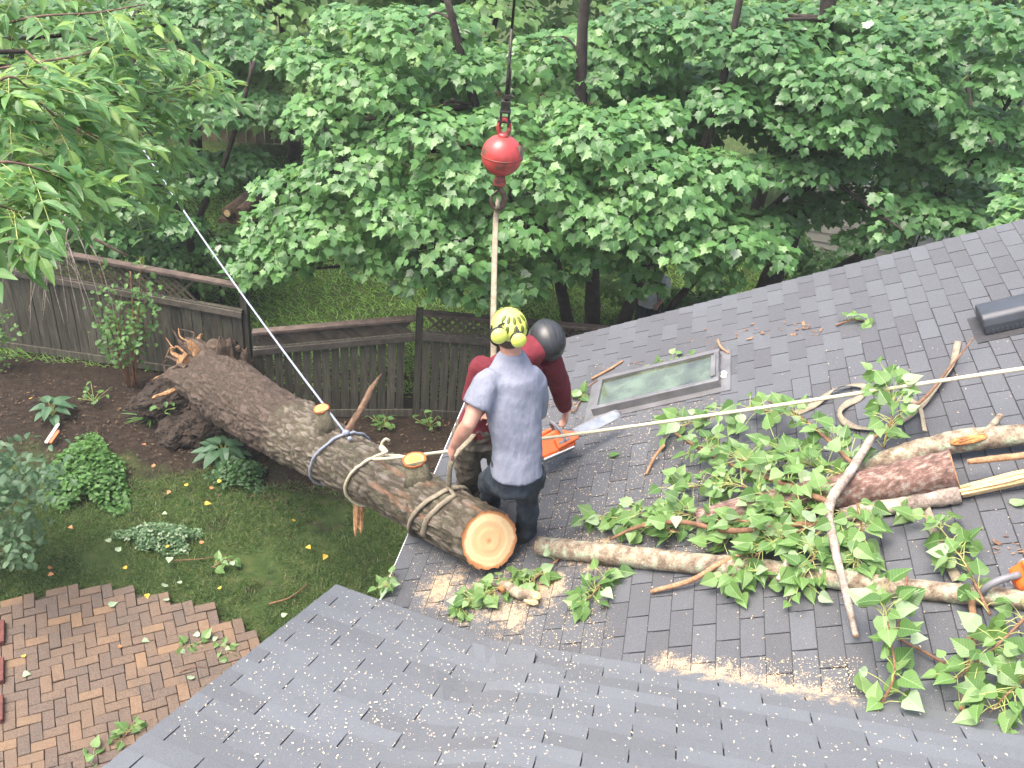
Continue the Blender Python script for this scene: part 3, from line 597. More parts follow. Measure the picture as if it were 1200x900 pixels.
def splinter(name, p0, p1, r, mat, parent, n=7, jag=.5):
    d = np.array(p1)-p0; L_ = np.linalg.norm(d); d = d/L_; u = nrm(np.cross(d, Z+.01)); w_ = np.cross(d, u); mb = MB()
    for i in range(n):
        o_ = (u*random.gauss(0, .4)+w_*random.gauss(0, .4))*r; l_ = L_*random.uniform(.45, 1); q = p0+o_; k = d+u*random.gauss(0, .05)+w_*random.gauss(0, .05)
        mb.tube([q-d*r, q+k*l_*.5, q+k*l_*.85, q+k*l_], [r*.7, r*.6, r*.4, r*.06], 6, jit=jag)
    return mb.build(name, mat, parent)
p_ = t_axis(.03)+T_U*.34; splinter('splinter', p_+T_W*-.12, gy(266, 395, p_[1]+.1), .16, DSPL, fallen, 16); splinter('splinter', t_axis(-.02)+T_U*.3+T_W*.25, gy(226, 405, T_A[1]+.1), .06, SPL, fallen, 6)
splinter('splinter', t_axis(.05)+T_U*.36-T_W*.2, gy(283, 405, p_[1]+.1), .07, DSPL, fallen, 6)
t_ = t_of(402, 575); p_ = t_axis(t_)-T_U*t_rad(t_)*.8; splinter('broken_limb', p_, gy(418, 628, p_[1]-.35), .05, SPL, fallen, 6)
p_ = t_axis(t_of(415, 530))+T_U*.28; mb = MB(); e9 = gy(447, 438, p_[1]+.35); mb.tube(smoothpath([p_-T_U*.05, p_+(e9-p_)*.4+RT*.03, p_+(e9-p_)*.75, e9], 6), np.interp(np.linspace(0, 1, 19), [0, .7, 1], [.03, .022, .003]), 9, jit=.35); mb.build('broken_limb', nm('weathered_limb', [(.3, (.09, .05, .03)), (.7, (.26, .16, .1))], 20, 6, .9, fine=.6), fallen)
p_ = t_axis(.93)-T_U*.14; splinter('broken_limb', p_, mpt(p_@B+.08, p_@A-.12, .0), .045, SPL, fallen, 7); splinter('broken_limb', t_axis(.85)-T_U*.16, mpt(t_axis(.85)@B, t_axis(.85)@A-.1, 0.), .04, DSPL, fallen, 6)
y_ = T_A[1]-.05
splinter('splinter', gy(250, 446, y_), gy(215, 398, y_), .085, SPL, fallen, 9); splinter('splinter', gy(272, 442, y_), gy(264, 388, y_), .13, DSPL, fallen, 14); splinter('splinter', gy(290, 446, y_), gy(286, 402, y_), .09, DSPL, fallen, 9); splinter('splinter', gy(262, 430, y_), gy(258, 412, y_), .05, SPL, fallen, 5); splinter('splinter', gy(236, 470, y_), gy(196, 452, y_), .08, DSPL, fallen, 8)
# roots and the clump of soil at the torn-out end
SOIL = nm('clinging_soil', [(.3, (.016, .011, .008)), (.6, (.045, .031, .022)), (.8, (.1, .07, .048))], 12, 8, .95, bs=30, bstr=1, bdist=.04, fine=.75)
mb = MB(); rc = gz(215, 478, .22); nb = 40
for i_, (x, y, z_, r) in enumerate(((222, 462, .3, .42), (195, 470, .22, .36), (250, 490, .2, .36), (215, 505, .08, .3), (285, 520, .05, .25), (240, 440, .5, .3), (165, 480, .05, .22), (225, 445, .5, .26), (192, 462, .22, .26))):
    b_ = MB(); b_.ball(gz(x, y, z_), (r, r*.9, r*.7), 60, 40); v = b_.v; P_ = np.concatenate(v); c_ = gz(x, y, z_); dl = fbm(P_*6, 5, 17+i_)[:, None]; P_ = c_+(P_-c_)*(.6+.8*dl)+.09*(fbm(P_*16, 4, 3)[:, None]-.5)*rand_dirs(len(P_))+.07*(fbm(P_*20, 3, 5)[:, None]-.5); mb.add(P_, b_.f)
mb.build('root_ball', SOIL, fallen)
for i in range(90):
    a = random.uniform(0, 6.28); p0 = t_axis(random.uniform(-.06, .02))+(T_U*math.cos(a)+T_W*math.sin(a))*.36; d = nrm(-T_D*random.uniform(.2, 1)+(T_U*math.cos(a)+T_W*math.sin(a))*random.uniform(.4, 1.2)-Z*.3); l_ = random.uniform(.15, .5)
    m_ = MB(); q = [p0, p0+d*l_*.4+rand_dirs(1)[0]*.04, p0+d*l_*.7+rand_dirs(1)[0]*.08-Z*.04, p0+d*l_+rand_dirs(1)[0]*.1-Z*.1]; r = random.uniform(.008, .05); m_.tube(smoothpath(q, 4), np.linspace(r, .004, 13), 6, jit=.3); m_.build('root', DSPL if i % 3 else SPL, fallen)
# ================================================================== ropes and slings
def around(t0, ph, tilt=0., off=.014, a0=0., a1=2*math.pi, n=46, shift=0.):
    """points of a loop lying on the bark"""
    out = []
    for a in np.linspace(a0, a1, n):
        t_ = t0+tilt*math.cos(a+ph); i = int(np.clip(round((t_+.05)/1.05*(nL-1)), 0, nL-1)); j = int(round((a % (2*math.pi))/(2*math.pi)*nA)) % nA
        rr_ = R_[max(0, i-3):i+4, np.arange(j-3, j+4) % nA].max(); out.append(t_axis(t_)+(math.cos(a)*T_U+math.sin(a)*T_W)*(rr_+off))
    return np.array(out)
ROPEG = nm('grey_braided_rope', [(.3, (.19, .21, .27)), (.7, (.33, .36, .43))], 60, 3, .7, bs=180, bstr=.6, bdist=.004); ROPEC = nm('cream_rope', [(.3, (.42, .37, .25)), (.7, (.62, .57, .42))], 50, 3, .8, bs=180, bstr=.6, bdist=.004)
SLING = nm('tan_webbing', [(.3, (.16, .135, .095)), (.7, (.3, .26, .19))], 30, 4, .9, bs=150, bstr=.4, bdist=.003); KNOTW = ROPEC
tw = t_of(398, 540); lw = around(tw, 0, .035, .012); kw = lw[0]
gr_ = thing('tag_line', kw, 'pale grey rope running from the trunk up into the left trees', 'rope')
far_end = gd(158, 160, 11.6); mb = MB(); mb.tube([kw+(far_end-kw)*f+Z*(-.35*f*(1-f)) for f in np.linspace(0, 1, 24)], .0095, 8); mb.build('line', ROPEG, gr_, smooth=True)
mb = MB(); mb.tube(lw, .012, 8); mb.build('loop', ROPEG, gr_, smooth=True)
mb = MB(); mb.ball(kw+T_U*.01, (.032, .028, .026), 12, 8); mb.ball(kw+T_D*.16+T_W*.03-T_U*.0, (.022, .02, .02), 10, 8); mb.build('knot', ROPEG, gr_, smooth=True)
tc = t_of(445, 566); lc = around(tc, .6, .03, .013); kc = around(tc, 0, 0, .02, -.25, .0, 3)[0]
cr_ = thing('lowering_rope', kc, 'taut cream rope tied round the trunk and crossing the roof', 'rope')
e1 = gm(1260, 423, .34); st_ = around(tc+.055, 0, 0, .05, .12, .2, 2)[0]; mb = MB(); mid = st_+(e1-st_)*.5-Z*.02; far2 = st_+(e1-st_)*1.6
mb.tube(smoothpath([kc, kc+(st_-kc)*.5+T_U*.015, st_, mid, e1, far2], 10), .0115, 8); mb.build('line', ROPEC, cr_, smooth=True)
mb = MB(); mb.tube(lc, .0125, 8); mb.build('loop', ROPEC, cr_, smooth=True)
mb = MB()
for k in range(4): mb.ball(kc+T_D*(.03*k-.03)+T_W*.005*k, (.024, .026, .024), 12, 8)
kq = smoothpath([kc, kc+T_U*.035-T_D*.02, kc+T_U*.07-T_W*.03, kc+T_U*.05-T_W*.06], 5); mb.tube(kq, .011, 7); mb.build('knot', ROPEC, cr_, smooth=True)
# crane hook, ball and wire rope
CRX = gd(588, 182, 6.3)
IRON = nm('greasy_iron', [(.3, (.02, .018, .016)), (.7, (.075, .068, .06))], 30, 5, .5, metal=.6, bs=60, bstr=.3, bdist=.004); REDP = nm('worn_red_paint', [(.34, (.12, .06, .045)), (.42, (.33, .045, .04)), (.55, (.44, .05, .05)), (.75, (.5, .075, .07))], 9, 9, .32, bs=40, bstr=.15, bdist=.004)
HOOKM = nm('worn_hook_steel', [(.3, (.06, .035, .025)), (.7, (.2, .15, .13))], 25, 6, .4, metal=.7)
crane = thing('crane_hook', CRX, 'red crane overhaul ball with hook hanging from a wire rope', 'crane hook')
VX = lambda dx, dz, dy=0.: CRX+RT*dx*np.array([1, 1, 0])+Z*dz+np.array([0, dy, 0])
mb = MB(); mb.ball(CRX, .135, 40, 26); mb.build('ball', REDP, crane, smooth=True)
mb = MB(); mb.tube([CRX-Z*.004, CRX+Z*.004], .1365, 48); mb.build('ball_seam', nm('seam_rust', [(.3, (.16, .05, .035)), (.7, (.3, .06, .045))], 20, 5, .6), crane, smooth=True)
mb = MB(); c_ = CRX+nrm(RT-FW*.35)*.118; mb.box(c_, nrm(FW+RT*.4)*.03, Z*.045, nrm(RT-FW*.4)*.022); mb.build('data_plate', nm('rubbed_plate', [(.3, (.12, .1, .07)), (.7, (.25, .19, .13))], 20, 5, .6), crane, bevel=.004)
def torus_path(c, u, w, ru, rw, a0=0, a1=2*math.pi, n=24): return np.array([c+u*math.cos(a)*ru+w*math.sin(a)*rw for a in np.linspace(a0, a1, n)])
RX = nrm(RT*np.array([1, 1, 0])); RYv = np.cross(Z, RX)
mb = MB(); mb.tube(torus_path(CRX+Z*.185, RX, Z, .034, .058), .015, 12); mb.build('shackle', REDP, crane, smooth=True)
mb = MB(); mb.tube([CRX+Z*.12, CRX+Z*.15], [.04, .03], 16); mb.build('top_swivel', REDP, crane, smooth=True)
so_ = MB()
for sx in (-1, 1): so_.box(CRX+RX*sx*.026+Z*.25, RX*.007, RYv*.02, Z*.055)
so_.tube([CRX+Z*.225-RX*.045, CRX+Z*.225+RX*.045], .013, 12); so_.box(CRX+Z*.325, RX*.03, RYv*.024, Z*.035); so_.box(CRX+Z*.29, RX*.036, RYv*.028, Z*.008); so_.build('wedge_socket', IRON, crane, bevel=.004)
mb = MB(); mb.box(CRX+Z*.385+RX*.01, RX*.026, RYv*.014, Z*.014); mb.tube([CRX+Z*.385+RX*.03, CRX+Z*.385+RX*.05], .008, 8); mb.tube([CRX+Z*.4, CRX+Z*.4+RX*.04], .006, 8); mb.build('rope_clip', IRON, crane, bevel=.003)
ctop = CRX+Z*9+RX*.05; mb = MB(); mb.tube([CRX+Z*.34, CRX+Z*.5, CRX+Z*.8], [.013, .011, .0095], 10); mb.tube([CRX+Z*.8, ctop], .0085, 10); mb.tube(smoothpath([CRX+Z*.35+RX*.014, CRX+Z*.45+RX*.016, CRX+Z*.56+RX*.012], 5), .007, 8); mb.build('wire_rope', IRON, crane, smooth=True)
mb = MB(); mb.tube([CRX-Z*.13, CRX-Z*.165], [.03, .036], 16); mb.box(CRX-Z*.185, RX*.036, RYv*.02, Z*.024); mb.tube([CRX-Z*.185-RX*.042, CRX-Z*.185+RX*.042], .016, 14); mb.build('hook_swivel', nm('red_swivel', [(.4, (.1, .05, .04)), (.6, (.34, .06, .05))], 30, 5, .5), crane, bevel=.005)
hk = [(0, -.2), (.012, -.235), (.032, -.27), (.042, -.31), (.03, -.35), (0, -.368), (-.032, -.355), (-.048, -.32), (-.05, -.285)]
hp = smoothpath([CRX+RX*x+Z*z for x, z in hk], 6); n_ = len(hp); mb = MB(); mb.tube(hp, np.interp(np.linspace(0, 1, n_), [0, .35, .6, .85, 1], [.016, .021, .022, .014, .006]), 14); mb.build('hook', HOOKM, crane, smooth=True)
mb = MB(); mb.tube([CRX+Z*-.235-RX*.006, CRX+Z*-.29-RX*.046], .006, 8); mb.build('safety_latch', HOOKM, crane, smooth=True)
# webbing sling from the hook round the trunk
tsl = t_of(515, 598); ls_ = around(tsl, 0, .03, .013); ch = around(tsl, 0, .03, .03, -.1, .05, 3)[1]
sl_ = thing('lifting_sling', ch, 'tan webbing sling choked round the trunk and hung on the crane hook', 'sling')
HB = CRX-Z*.353; hand_l = gd(531, 536, 6.12)
mb = MB(); pth = smoothpath([HB+Z*.02+RX*.003, HB-Z*.15-RX*.004, gd(578, 372, 6.3), gd(577, 430, 6.3), gd(560, 500, 6.25), hand_l, ch], 8); mb.tube(pth, np.interp(np.linspace(0, 1, len(pth)), [0, .15, .8, 1], [.026, .022, .022, .026]), 10, flat=.45); mb.build('strap', SLING, sl_, smooth=True)
mb = MB(); mb.tube(ls_, .019, 8, flat=.55); mb.build('choker_loop', SLING, sl_, smooth=True)
l3 = around(tsl+.03, 0, .02, .014, .1, 1.9, 16); mb = MB(); mb.tube(np.vstack([[ch], l3]), .018, 8, flat=.55); mb.build('choker_loop', SLING, sl_, smooth=True)
mb = MB(); mb.tube(torus_path(HB+Z*.012, RYv, Z, .03, .028), .017, 10, flat=.6); mb.build('eye', SLING, sl_, smooth=True)
# ================================================================== logs and branches on the roof
MOSS = nm('mossy_bark', [(.3, (.09, .065, .045)), (.45, (.22, .17, .12)), (.53, (.3, .25, .18)), (.58, (.27, .3, .2)), (.66, (.38, .44, .31)), (.7, (.24, .2, .14))], 17, 6, .9, bs=45, bstr=.6, bdist=.008, fine=.75)
REDB = nm('red_brown_bark', [(.28, (.045, .032, .026)), (.42, (.11, .065, .05)), (.5, (.18, .095, .075)), (.57, (.22, .16, .13)), (.66, (.3, .265, .225)), (.74, (.13, .085, .065))], 22, 9, .85, bs=50, bstr=.6, bdist=.008, stretch=(1, 2.5, 1), fine=.75)
PALEB = nm('pale_bark', [(.3, (.16, .12, .1)), (.55, (.36, .3, .25)), (.75, (.5, .44, .38))], 14, 6, .85, bs=60, bstr=.4, bdist=.004, fine=.75)
TWIG = nm('brown_twig', [(.3, (.11, .055, .03)), (.7, (.26, .14, .075))], 20, 5, .85, bs=80, bstr=.4, bdist=.003, fine=.75); ORTW = nm('orange_brown_branch', [(.3, (.24, .12, .06)), (.7, (.42, .25, .14))], 15, 5, .85, fine=.75)
PALEW = nm('pale_split_wood', [(.25, (.36, .22, .1)), (.5, (.6, .43, .22)), (.75, (.72, .58, .35))], 11, 8, .85, bs=60, bstr=.5, bdist=.006, stretch=(.6, 3, 3), fine=.75)
ORW = nm('orange_wound', [(.3, (.22, .08, .03)), (.6, (.5, .22, .07)), (.8, (.66, .4, .16))], 20, 7, .85, bs=70, bstr=.6, bdist=.006, fine=.75)
def roofpath(pts, n=8): return smoothpath([gm(x, y, h) for x, y, h in pts], n)
def log(name, label, pts, r, mat, cat='log', seg=18, jit=.14, n=14, ends=(0, 0), group=None):
    P = roofpath(pts, n); root = thing(name, P[0], label, cat, group); rr = np.interp(np.linspace(0, 1, len(P)), np.linspace(0, 1, len(r)), r); mb = MB()
    rr = rr*(1+.1*(vnoise(np.stack([np.arange(len(P))*.7, 0*rr, 0*rr], -1), 3)-.5)); mb.tube(P, rr, seg, jit=jit); mb.build('bark', mat, root, smooth=True)
    for e, i, k in ((ends[0], 0, 1), (ends[1], -1, -2)):
        if e:
            d = nrm(P[i]-P[k]); u = nrm(np.cross(d, Z)); w_ = np.cross(d, u); m_ = MB(); m_.loft([np.array([P[i]+d*o+(u*math.cos(a)+w_*math.sin(a))*rr[i]*.97 for a in np.linspace(0, 6.283, 19)[:-1]]) for o in (0, .004)])
            m_.build('cut_face', cut_mat('log_cut', (.4, .19, .08), (.58, .35, .17), (.64, .43, .22), P[i], d, rr[i]), root)
    return root, P, rr
log('log', 'long slim mossy pole lying across the roof below the leaf pile', [(633, 640, .062), (760, 655, .058), (900, 668, .052), (1040, 687, .048), (1190, 702, .045), (1290, 712, .04)], [.064, .06, .052, .046, .04], MOSS, ends=(1, 0))
log('log', 'thick short log with reddish bark and a square sawn end', [(820, 612, .1), (960, 582, .11), (1118, 550, .15)], [.085, .1, .1], REDB, ends=(0, 1))
lg, P, rr = log('log', 'green lichen covered log with an orange wound at the right edge', [(990, 556, .08), (1070, 530, .1), (1140, 515, .11), (1290, 502, .1)], [.05, .062, .062, .055], MOSS)
w0 = gm(1135, 514, .152); wd = nrm(P[-1]-P[0]); mb = MB(); mb.ball(w0-NM*.006, (.1, .036, .02), 20, 10, np.array([wd, np.cross(NM, wd), NM]))
for k in range(14): a_ = w0+wd*random.uniform(-.09, .03)+np.cross(NM, wd)*random.uniform(-.032, .032)+NM*.008; mb.tube([a_, a_+wd*random.uniform(.04, .1)+NM*random.uniform(-.004, .012)], [.007, .002], 5, jit=.5)
mb.build('wound', ORW, lg)
lg, P, rr = log('log', 'pale log whose right end is torn into long yellow splinters', [(985, 604, .05), (1060, 590, .05), (1125, 578, .06)], [.042, .047, .05], PALEB)
p0 = gm(1112, 580, .055); p1 = gm(1290, 540, .09); dd_ = p1-p0; sw = MB()
for i in range(16):
    a = random.uniform(0, .3); b = random.uniform(.55, 1.); o_ = A*random.gauss(0, .026)+NM*random.gauss(.004, .014); sw.tube([p0+dd_*a+o_*.7, p0+dd_*(a+b)/2+o_, p0+dd_*b+o_*1.2], [.012, random.uniform(.008, .018), .003], 5, jit=.4)
sw.build('splintered_end', PALEW, lg)
log('branch', 'bare pale barked branch crossing the leaf pile', [(1022, 512, .26), (995, 555, .26), (972, 592, .24), (978, 640, .18), (990, 690, .15), (1003, 745, .06)], [.022, .025, .026, .022, .019, .014], PALEB, 'branch', 12, ends=(0, 1))
log('branch', 'thin dead twig reaching up the roof from the leaf pile', [(1010, 525, .26), (1050, 492, .16), (1085, 465, .1), (1112, 432, .1), (1141, 396, .12)], [.013, .011, .01, .008, .005], TWIG, 'branch', 8)
log('branch', 'short pale broken stick resting on the mossy pole', [(938, 632, .14), (925, 655, .14), (912, 680, .13)], [.017, .019, .014], PALEB, 'branch', 10, ends=(1, 0))
log('branch', 'orange brown bent branch below the mossy pole', [(764, 693, .03), (810, 680, .06), (845, 660, .1), (895, 640, .12)], [.013, .015, .014, .012], ORTW, 'branch', 10, ends=(1, 0))
log('branch', 'grey brown stick at the right edge between the logs', [(1135, 541, .13), (1180, 536, .15), (1290, 524, .14)], [.016, .018, .018], ORTW, 'branch', 10, ends=(1, 0))
log('branch', 'small cut side stem leaning beyond the lichen log', [(1155, 508, .12), (1172, 488, .08)], [.02, .018], MOSS, 'branch', 10, ends=(0, 1))
log('branch', 'tan upright branch below the mossy pole at the right', [(1138, 700, .05), (1141, 740, .03), (1135, 790, .02), (1127, 832, .03)], [.016, .015, .013, .012], ORTW, 'branch', 10)
log('branch', 'grey forked twig pointing left beside the tan branch', [(1054, 749, .03), (1085, 765, .04), (1115, 777, .05), (1140, 745, .07), (1175, 748, .08)], [.006, .007, .009, .011, .008], TWIG, 'branch', 8)
log('branch', 'reddish upright twig crossing the mossy pole', [(1063, 675, .12), (1057, 710, .07), (1052, 736, .02)], [.006, .007, .005], TWIG, 'branch', 8)
log('branch', 'brown stick lying by the lower corner of the skylight', [(693, 444, .02), (712, 434, .02), (730, 423, .02)], [.01, .011, .008], ORTW, 'branch', 8)
log('branch', 'thin crooked twig between the men and the skylight', [(660, 470, .02), (680, 458, .03), (700, 446, .02)], [.006, .006, .004], TWIG, 'branch', 7)
log('branch', 'dark forked twig curling beside the saw handle', [(663, 468, .02), (672, 482, .03), (680, 470, .02), (690, 462, .02)], [.005, .006, .006, .004], TWIG, 'branch', 7)
log('branch', 'short curved bark piece above the skylight', [(841, 398, .02), (845, 407, .03), (854, 414, .02)], [.008, .01, .006], ORTW, 'branch', 7)
log('branch', 'reddish twig leaning on the left of the leaf pile', [(757, 556, .02), (767, 536, .05), (779, 521, .09)], [.009, .011, .01], ORTW, 'branch', 8)
log('branch', 'forked grey branch lying along the front of the leaf pile', [(715, 632, .07), (750, 617, .13), (800, 612, .16), (860, 622, .17), (960, 612, .2)], [.008, .012, .014, .016, .016], TWIG, 'branch', 10)
log('branch', 'long reddish bough running back through the leaf pile', [(790, 507, .14), (840, 537, .18), (900, 560, .2), (975, 590, .24)], [.009, .011, .014, .018], TWIG, 'branch', 10)
log('branch', 'slender bough arching over the upper leaf pile', [(900, 470, .12), (940, 490, .2), (980, 525, .25), (1000, 545, .26)], [.007, .009, .011, .014], TWIG, 'branch', 10)
lg, P, rr = log('log', 'short cut stub lying under the trunk end among leaves', [(590, 686, .05), (606, 694, .05), (626, 700, .05)], [.04, .036, .03], MOSS, ends=(0, 0)); splinter('broken_end', gm(624, 699, .05), gm(634, 701, .06), .03, PALEW, lg, 6)
mb = MB(); mb.tube([gm(590, 693, .08), gm(586, 687, .12)], [.016, .015], 12); k = mb.build('side_stub', ORW, lg, smooth=True)
def strap_path(name, label, pts, wd_=.03):
    P = roofpath(pts, 10); root = thing(name, P[0], label, 'strap'); mb = MB(); n = len(P); tg = np.gradient(P, axis=0); L_ = []; R2 = []; 
    for i in range(n):
        tw_ = .5*math.sin(i*.19)+.3*math.sin(i*.07+2); s_ = nrm(np.cross(NM, tg[i])); s_ = s_*math.cos(tw_)+NM*math.sin(tw_); L_.append(P[i]+s_*wd_); R2.append(P[i]-s_*wd_)
    V = np.concatenate([L_, R2, np.array(L_)+NM*.004, np.array(R2)+NM*.004]); fs = []
    for i in range(n-1): fs += [(i, i+1, n+i+1, n+i), (2*n+i, 3*n+i, 3*n+i+1, 2*n+i+1), (i, 2*n+i, 2*n+i+1, i+1), (n+i, n+i+1, 3*n+i+1, 3*n+i)]
    fs += [(0, n, 3*n, 2*n), (n-1, 3*n-1, 4*n-1, 2*n-1)]; mb.add(V, fs); mb.build('webbing', SLING, root, smooth=True); return root
strap_path('webbing_strap', 'crumpled tan webbing strap on the shingles above the leaf pile', [(927, 487, .02), (955, 474, .03), (975, 458, .05), (992, 452, .04), (1012, 453, .03), (1008, 466, .02), (992, 474, .03), (984, 484, .04), (990, 495, .03), (1010, 502, .03), (1040, 500, .04), (1072, 482, .04), (1098, 455, .03), (1115, 430, .03), (1123, 400, .03)], .021)
strap_path('webbing_strap', 'narrow tan strap hanging down from the upper leaf sprig', [(1058, 452, .1), (1066, 468, .07), (1078, 478, .06), (1084, 505, .1)], .014)
strap_path('webbing_strap', 'flat tan strap passing under the pale log', [(1083, 580, .03), (1087, 600, .02), (1098, 630, .02), (1112, 660, .03), (1122, 680, .04)], .024)
# ================================================================== leafy poplar sprays on the roof
POPC = [(0, (.055, .13, .032)), (.35, (.1, .2, .05)), (.65, (.15, .275, .075)), (.88, (.22, .34, .13)), (1, (.34, .44, .3))]
POP = leaf_mat('poplar_leaf', POPC, (.36, .44, .36), attr=False, rough=.42, trans=.3)
PET = nm('petiole', [(.3, (.2, .25, .07)), (.7, (.34, .36, .12))], 20, 3, .7)
def spray(label, pts, n, spread, size=.1, hgrow=.5, stem_r=(.008, .003), surf='M', key='poplar', mat=None, tpl=None, name='leafy_branch', cat='branch'):
    P = roofpath(pts, 8) if surf == 'M' else smoothpath([gz(x, y, h) for x, y, h in pts], 8); nn = NM if surf == 'M' else Z
    root = thing(name, P[0], label, cat); mb = MB(); mb.tube(P, np.linspace(stem_r[0], stem_r[1], len(P)), 6, jit=.2); mb.build('stem', TWIG, root, smooth=True)
    base = PM if surf == 'M' else np.zeros(3); pos = []; N_ = []; T_ = []; pt = MB(); tg = np.gradient(P, axis=0)
    for i in range(n):
        f = random.random()**.8; j = int(f*(len(P)-1)); p = P[j]; d = rand_dirs(1)[0]; d = d-nn*(d@nn)*.4; d = nrm(d+nrm(tg[j])*.5+nn*.15)
        l_ = spread*random.uniform(.35, 1.1); q = p+d*l_; hgt = (q-base)@nn
        if hgt < .025: q = q+nn*(.025-hgt+random.random()*.05)
        pos.append(q); N_.append(nrm(nn*.8+.45*nrm(CAM-q)+rand_dirs(1)[0]*.75)); T_.append(nrm(d*.9-nn*.35+rand_dirs(1)[0]*.3))
        pt.tube([p, (p+q)/2+nn*.012, q], .0022, 4, caps=False)
    pt.build('petioles', PET, root)['kind'] = 'stuff'
    leaf_objs(tpl or POPLAR, key, np.array(pos), np.array(N_), np.array(T_), size*(.5+.7*rng.random(n)), mat or POP, root); return root
SP = [('upright leafy sprig at the top of the leaf pile', [(1035, 525, .15), (1046, 480, .28), (1040, 440, .36)], 34, .11, .105),
 ('leafy bough along the upper edge of the leaf pile', [(1005, 545, .2), (940, 492, .2), (870, 482, .14), (785, 503, .09)], 62, .12, .105),
 ('leafy bough in the middle of the leaf pile', [(965, 590, .2), (885, 545, .2), (800, 518, .14)], 60, .13, .1),
 ('leafy bough over the left middle of the leaf pile', [(940, 600, .2), (860, 568, .18), (785, 575, .1)], 55, .12, .1),
 ('leafy bough low on the left of the leaf pile', [(905, 615, .16), (810, 603, .14), (740, 600, .09)], 55, .12, .1),
 ('leafy tip reaching farthest left from the pile', [(800, 625, .1), (745, 612, .09), (692, 606, .06)], 34, .09, .1),
 ('leafy bunch drooping over the mossy pole', [(960, 612, .2), (900, 640, .16), (855, 682, .08)], 50, .11, .11),
 ('leafy spray beside the short pale stick', [(985, 600, .2), (955, 650, .14), (935, 692, .08)], 44, .1, .1),
 ('leafy spray under the bare pale branch', [(1005, 590, .2), (1010, 630, .13), (1000, 668, .08)], 38, .1, .1),
 ('dense leaves behind the bare pale branch', [(1000, 560, .2), (950, 545, .2), (900, 520, .16)], 46, .12, .1),
 ('dense leaves at the heart of the pile', [(960, 625, .14), (900, 600, .14), (840, 640, .08)], 46, .12, .1),
 ('small leafy sprig lying alone below the mossy pole', [(712, 668, .03), (700, 690, .06), (684, 708, .05)], 24, .08, .1),
 ('tall single sprig with large leaves near the valley', [(1030, 830, .03), (1048, 790, .12), (1042, 740, .2), (1035, 695, .24)], 26, .1, .115),
 ('leafy branch at the lower right edge', [(1215, 710, .12), (1170, 755, .15), (1115, 800, .09)], 26, .12, .105),
 ('leafy branch in the lower right corner', [(1230, 780, .1), (1190, 805, .1), (1160, 835, .06)], 26, .12, .105),
 ('leafy sprig over the flat tan strap', [(1160, 720, .1), (1125, 650, .12), (1090, 605, .08)], 28, .1, .105),
 ('leafy sprig under the end of the fallen trunk', [(625, 668, .05), (575, 695, .05), (535, 715, .04)], 40, .09, .095),
 ('leaves beside the short cut stub', [(655, 655, .03), (630, 675, .06), (612, 690, .05)], 20, .07, .09),
 ('leaves caught at the eave by the trunk', [(462, 672, .03), (456, 684, .05), (448, 690, .05)], 9, .06, .085),
 ('leafy scrap above the skylight', [(755, 433, .02), (780, 424, .03), (803, 420, .02)], 10, .06, .085),
 ('leafy scrap left of the skylight', [(678, 468, .02), (688, 462, .03)], 5, .04, .085),
 ('small leafy twig alone high on the roof', [(980, 381, .02), (1000, 375, .03), (1022, 377, .02)], 6, .05, .085),
 ('flat leaf scrap by the flat tan strap', [(1055, 605, .02), (1065, 600, .03)], 7, .05, .085)]
for a_ in SP: spray(a_[0], a_[1], int(a_[2]*1.4), a_[3]*1.05, a_[4]*.88)
for i, (x, y) in enumerate(((715, 535), (1187, 592))):
    P = np.array([gm(x, y, .02)]); r_ = thing('fallen_leaf', P[0], ('single pale leaf lying between the saw bar and the leaf pile', 'single leaf lying on the shingles near the right edge')[i], 'leaf'); leaf_objs(POPLAR, 'poplar', P, np.array([NM+.1*A]), np.array([[.8, .3, .2]]), np.array([.09]), POP, r_)
# ================================================================== people
SKIN = nm('skin', [(.3, (.36, .175, .125)), (.7, (.5, .27, .2))], 12, 5, .5); HAIR = nm('brown_hair', [(.3, (.03, .02, .013)), (.7, (.09, .06, .04))], 60, 4, .7)
def cloth(name, stops, scale=4): return nm(name, stops, scale, 6, .9, bs=3.0, bstr=.5, bdist=.05, spec=.2, stretch=(2.6, 2.6, .8))
def skinned(mb, name, mat, parent, vox=.011, sm=4, fold=0., fscale=.12):
    o = mb.build(name, mat, parent, smooth=True); r = o.modifiers.new('remesh', 'REMESH'); r.mode = 'VOXEL'; r.voxel_size = vox; r.use_smooth_shade = True
    s = o.modifiers.new('smooth', 'SMOOTH'); s.iterations = sm; s.factor = .5
    if fold:
        for k, (fs, am) in enumerate(((fscale, 1), (fscale*.3, .35))):
            t = bpy.data.textures.new('folds', 'CLOUDS'); t.noise_scale = fs; d = o.modifiers.new('folds', 'DISPLACE'); d.texture = t; d.strength = fold*am; d.mid_level = .5; d.texture_coords = 'LOCAL'
    return o
def ell(c, u, w, a, b, n=20, pw=2.2):
    out = []
    for t in np.linspace(0, 2*math.pi, n+1)[:-1]:
        ct, st = math.cos(t), math.sin(t); out.append(np.array(c)+u*a*math.copysign(abs(ct)**(2/pw), ct)+w*b*math.copysign(abs(st)**(2/pw), st))
    return np.array(out)
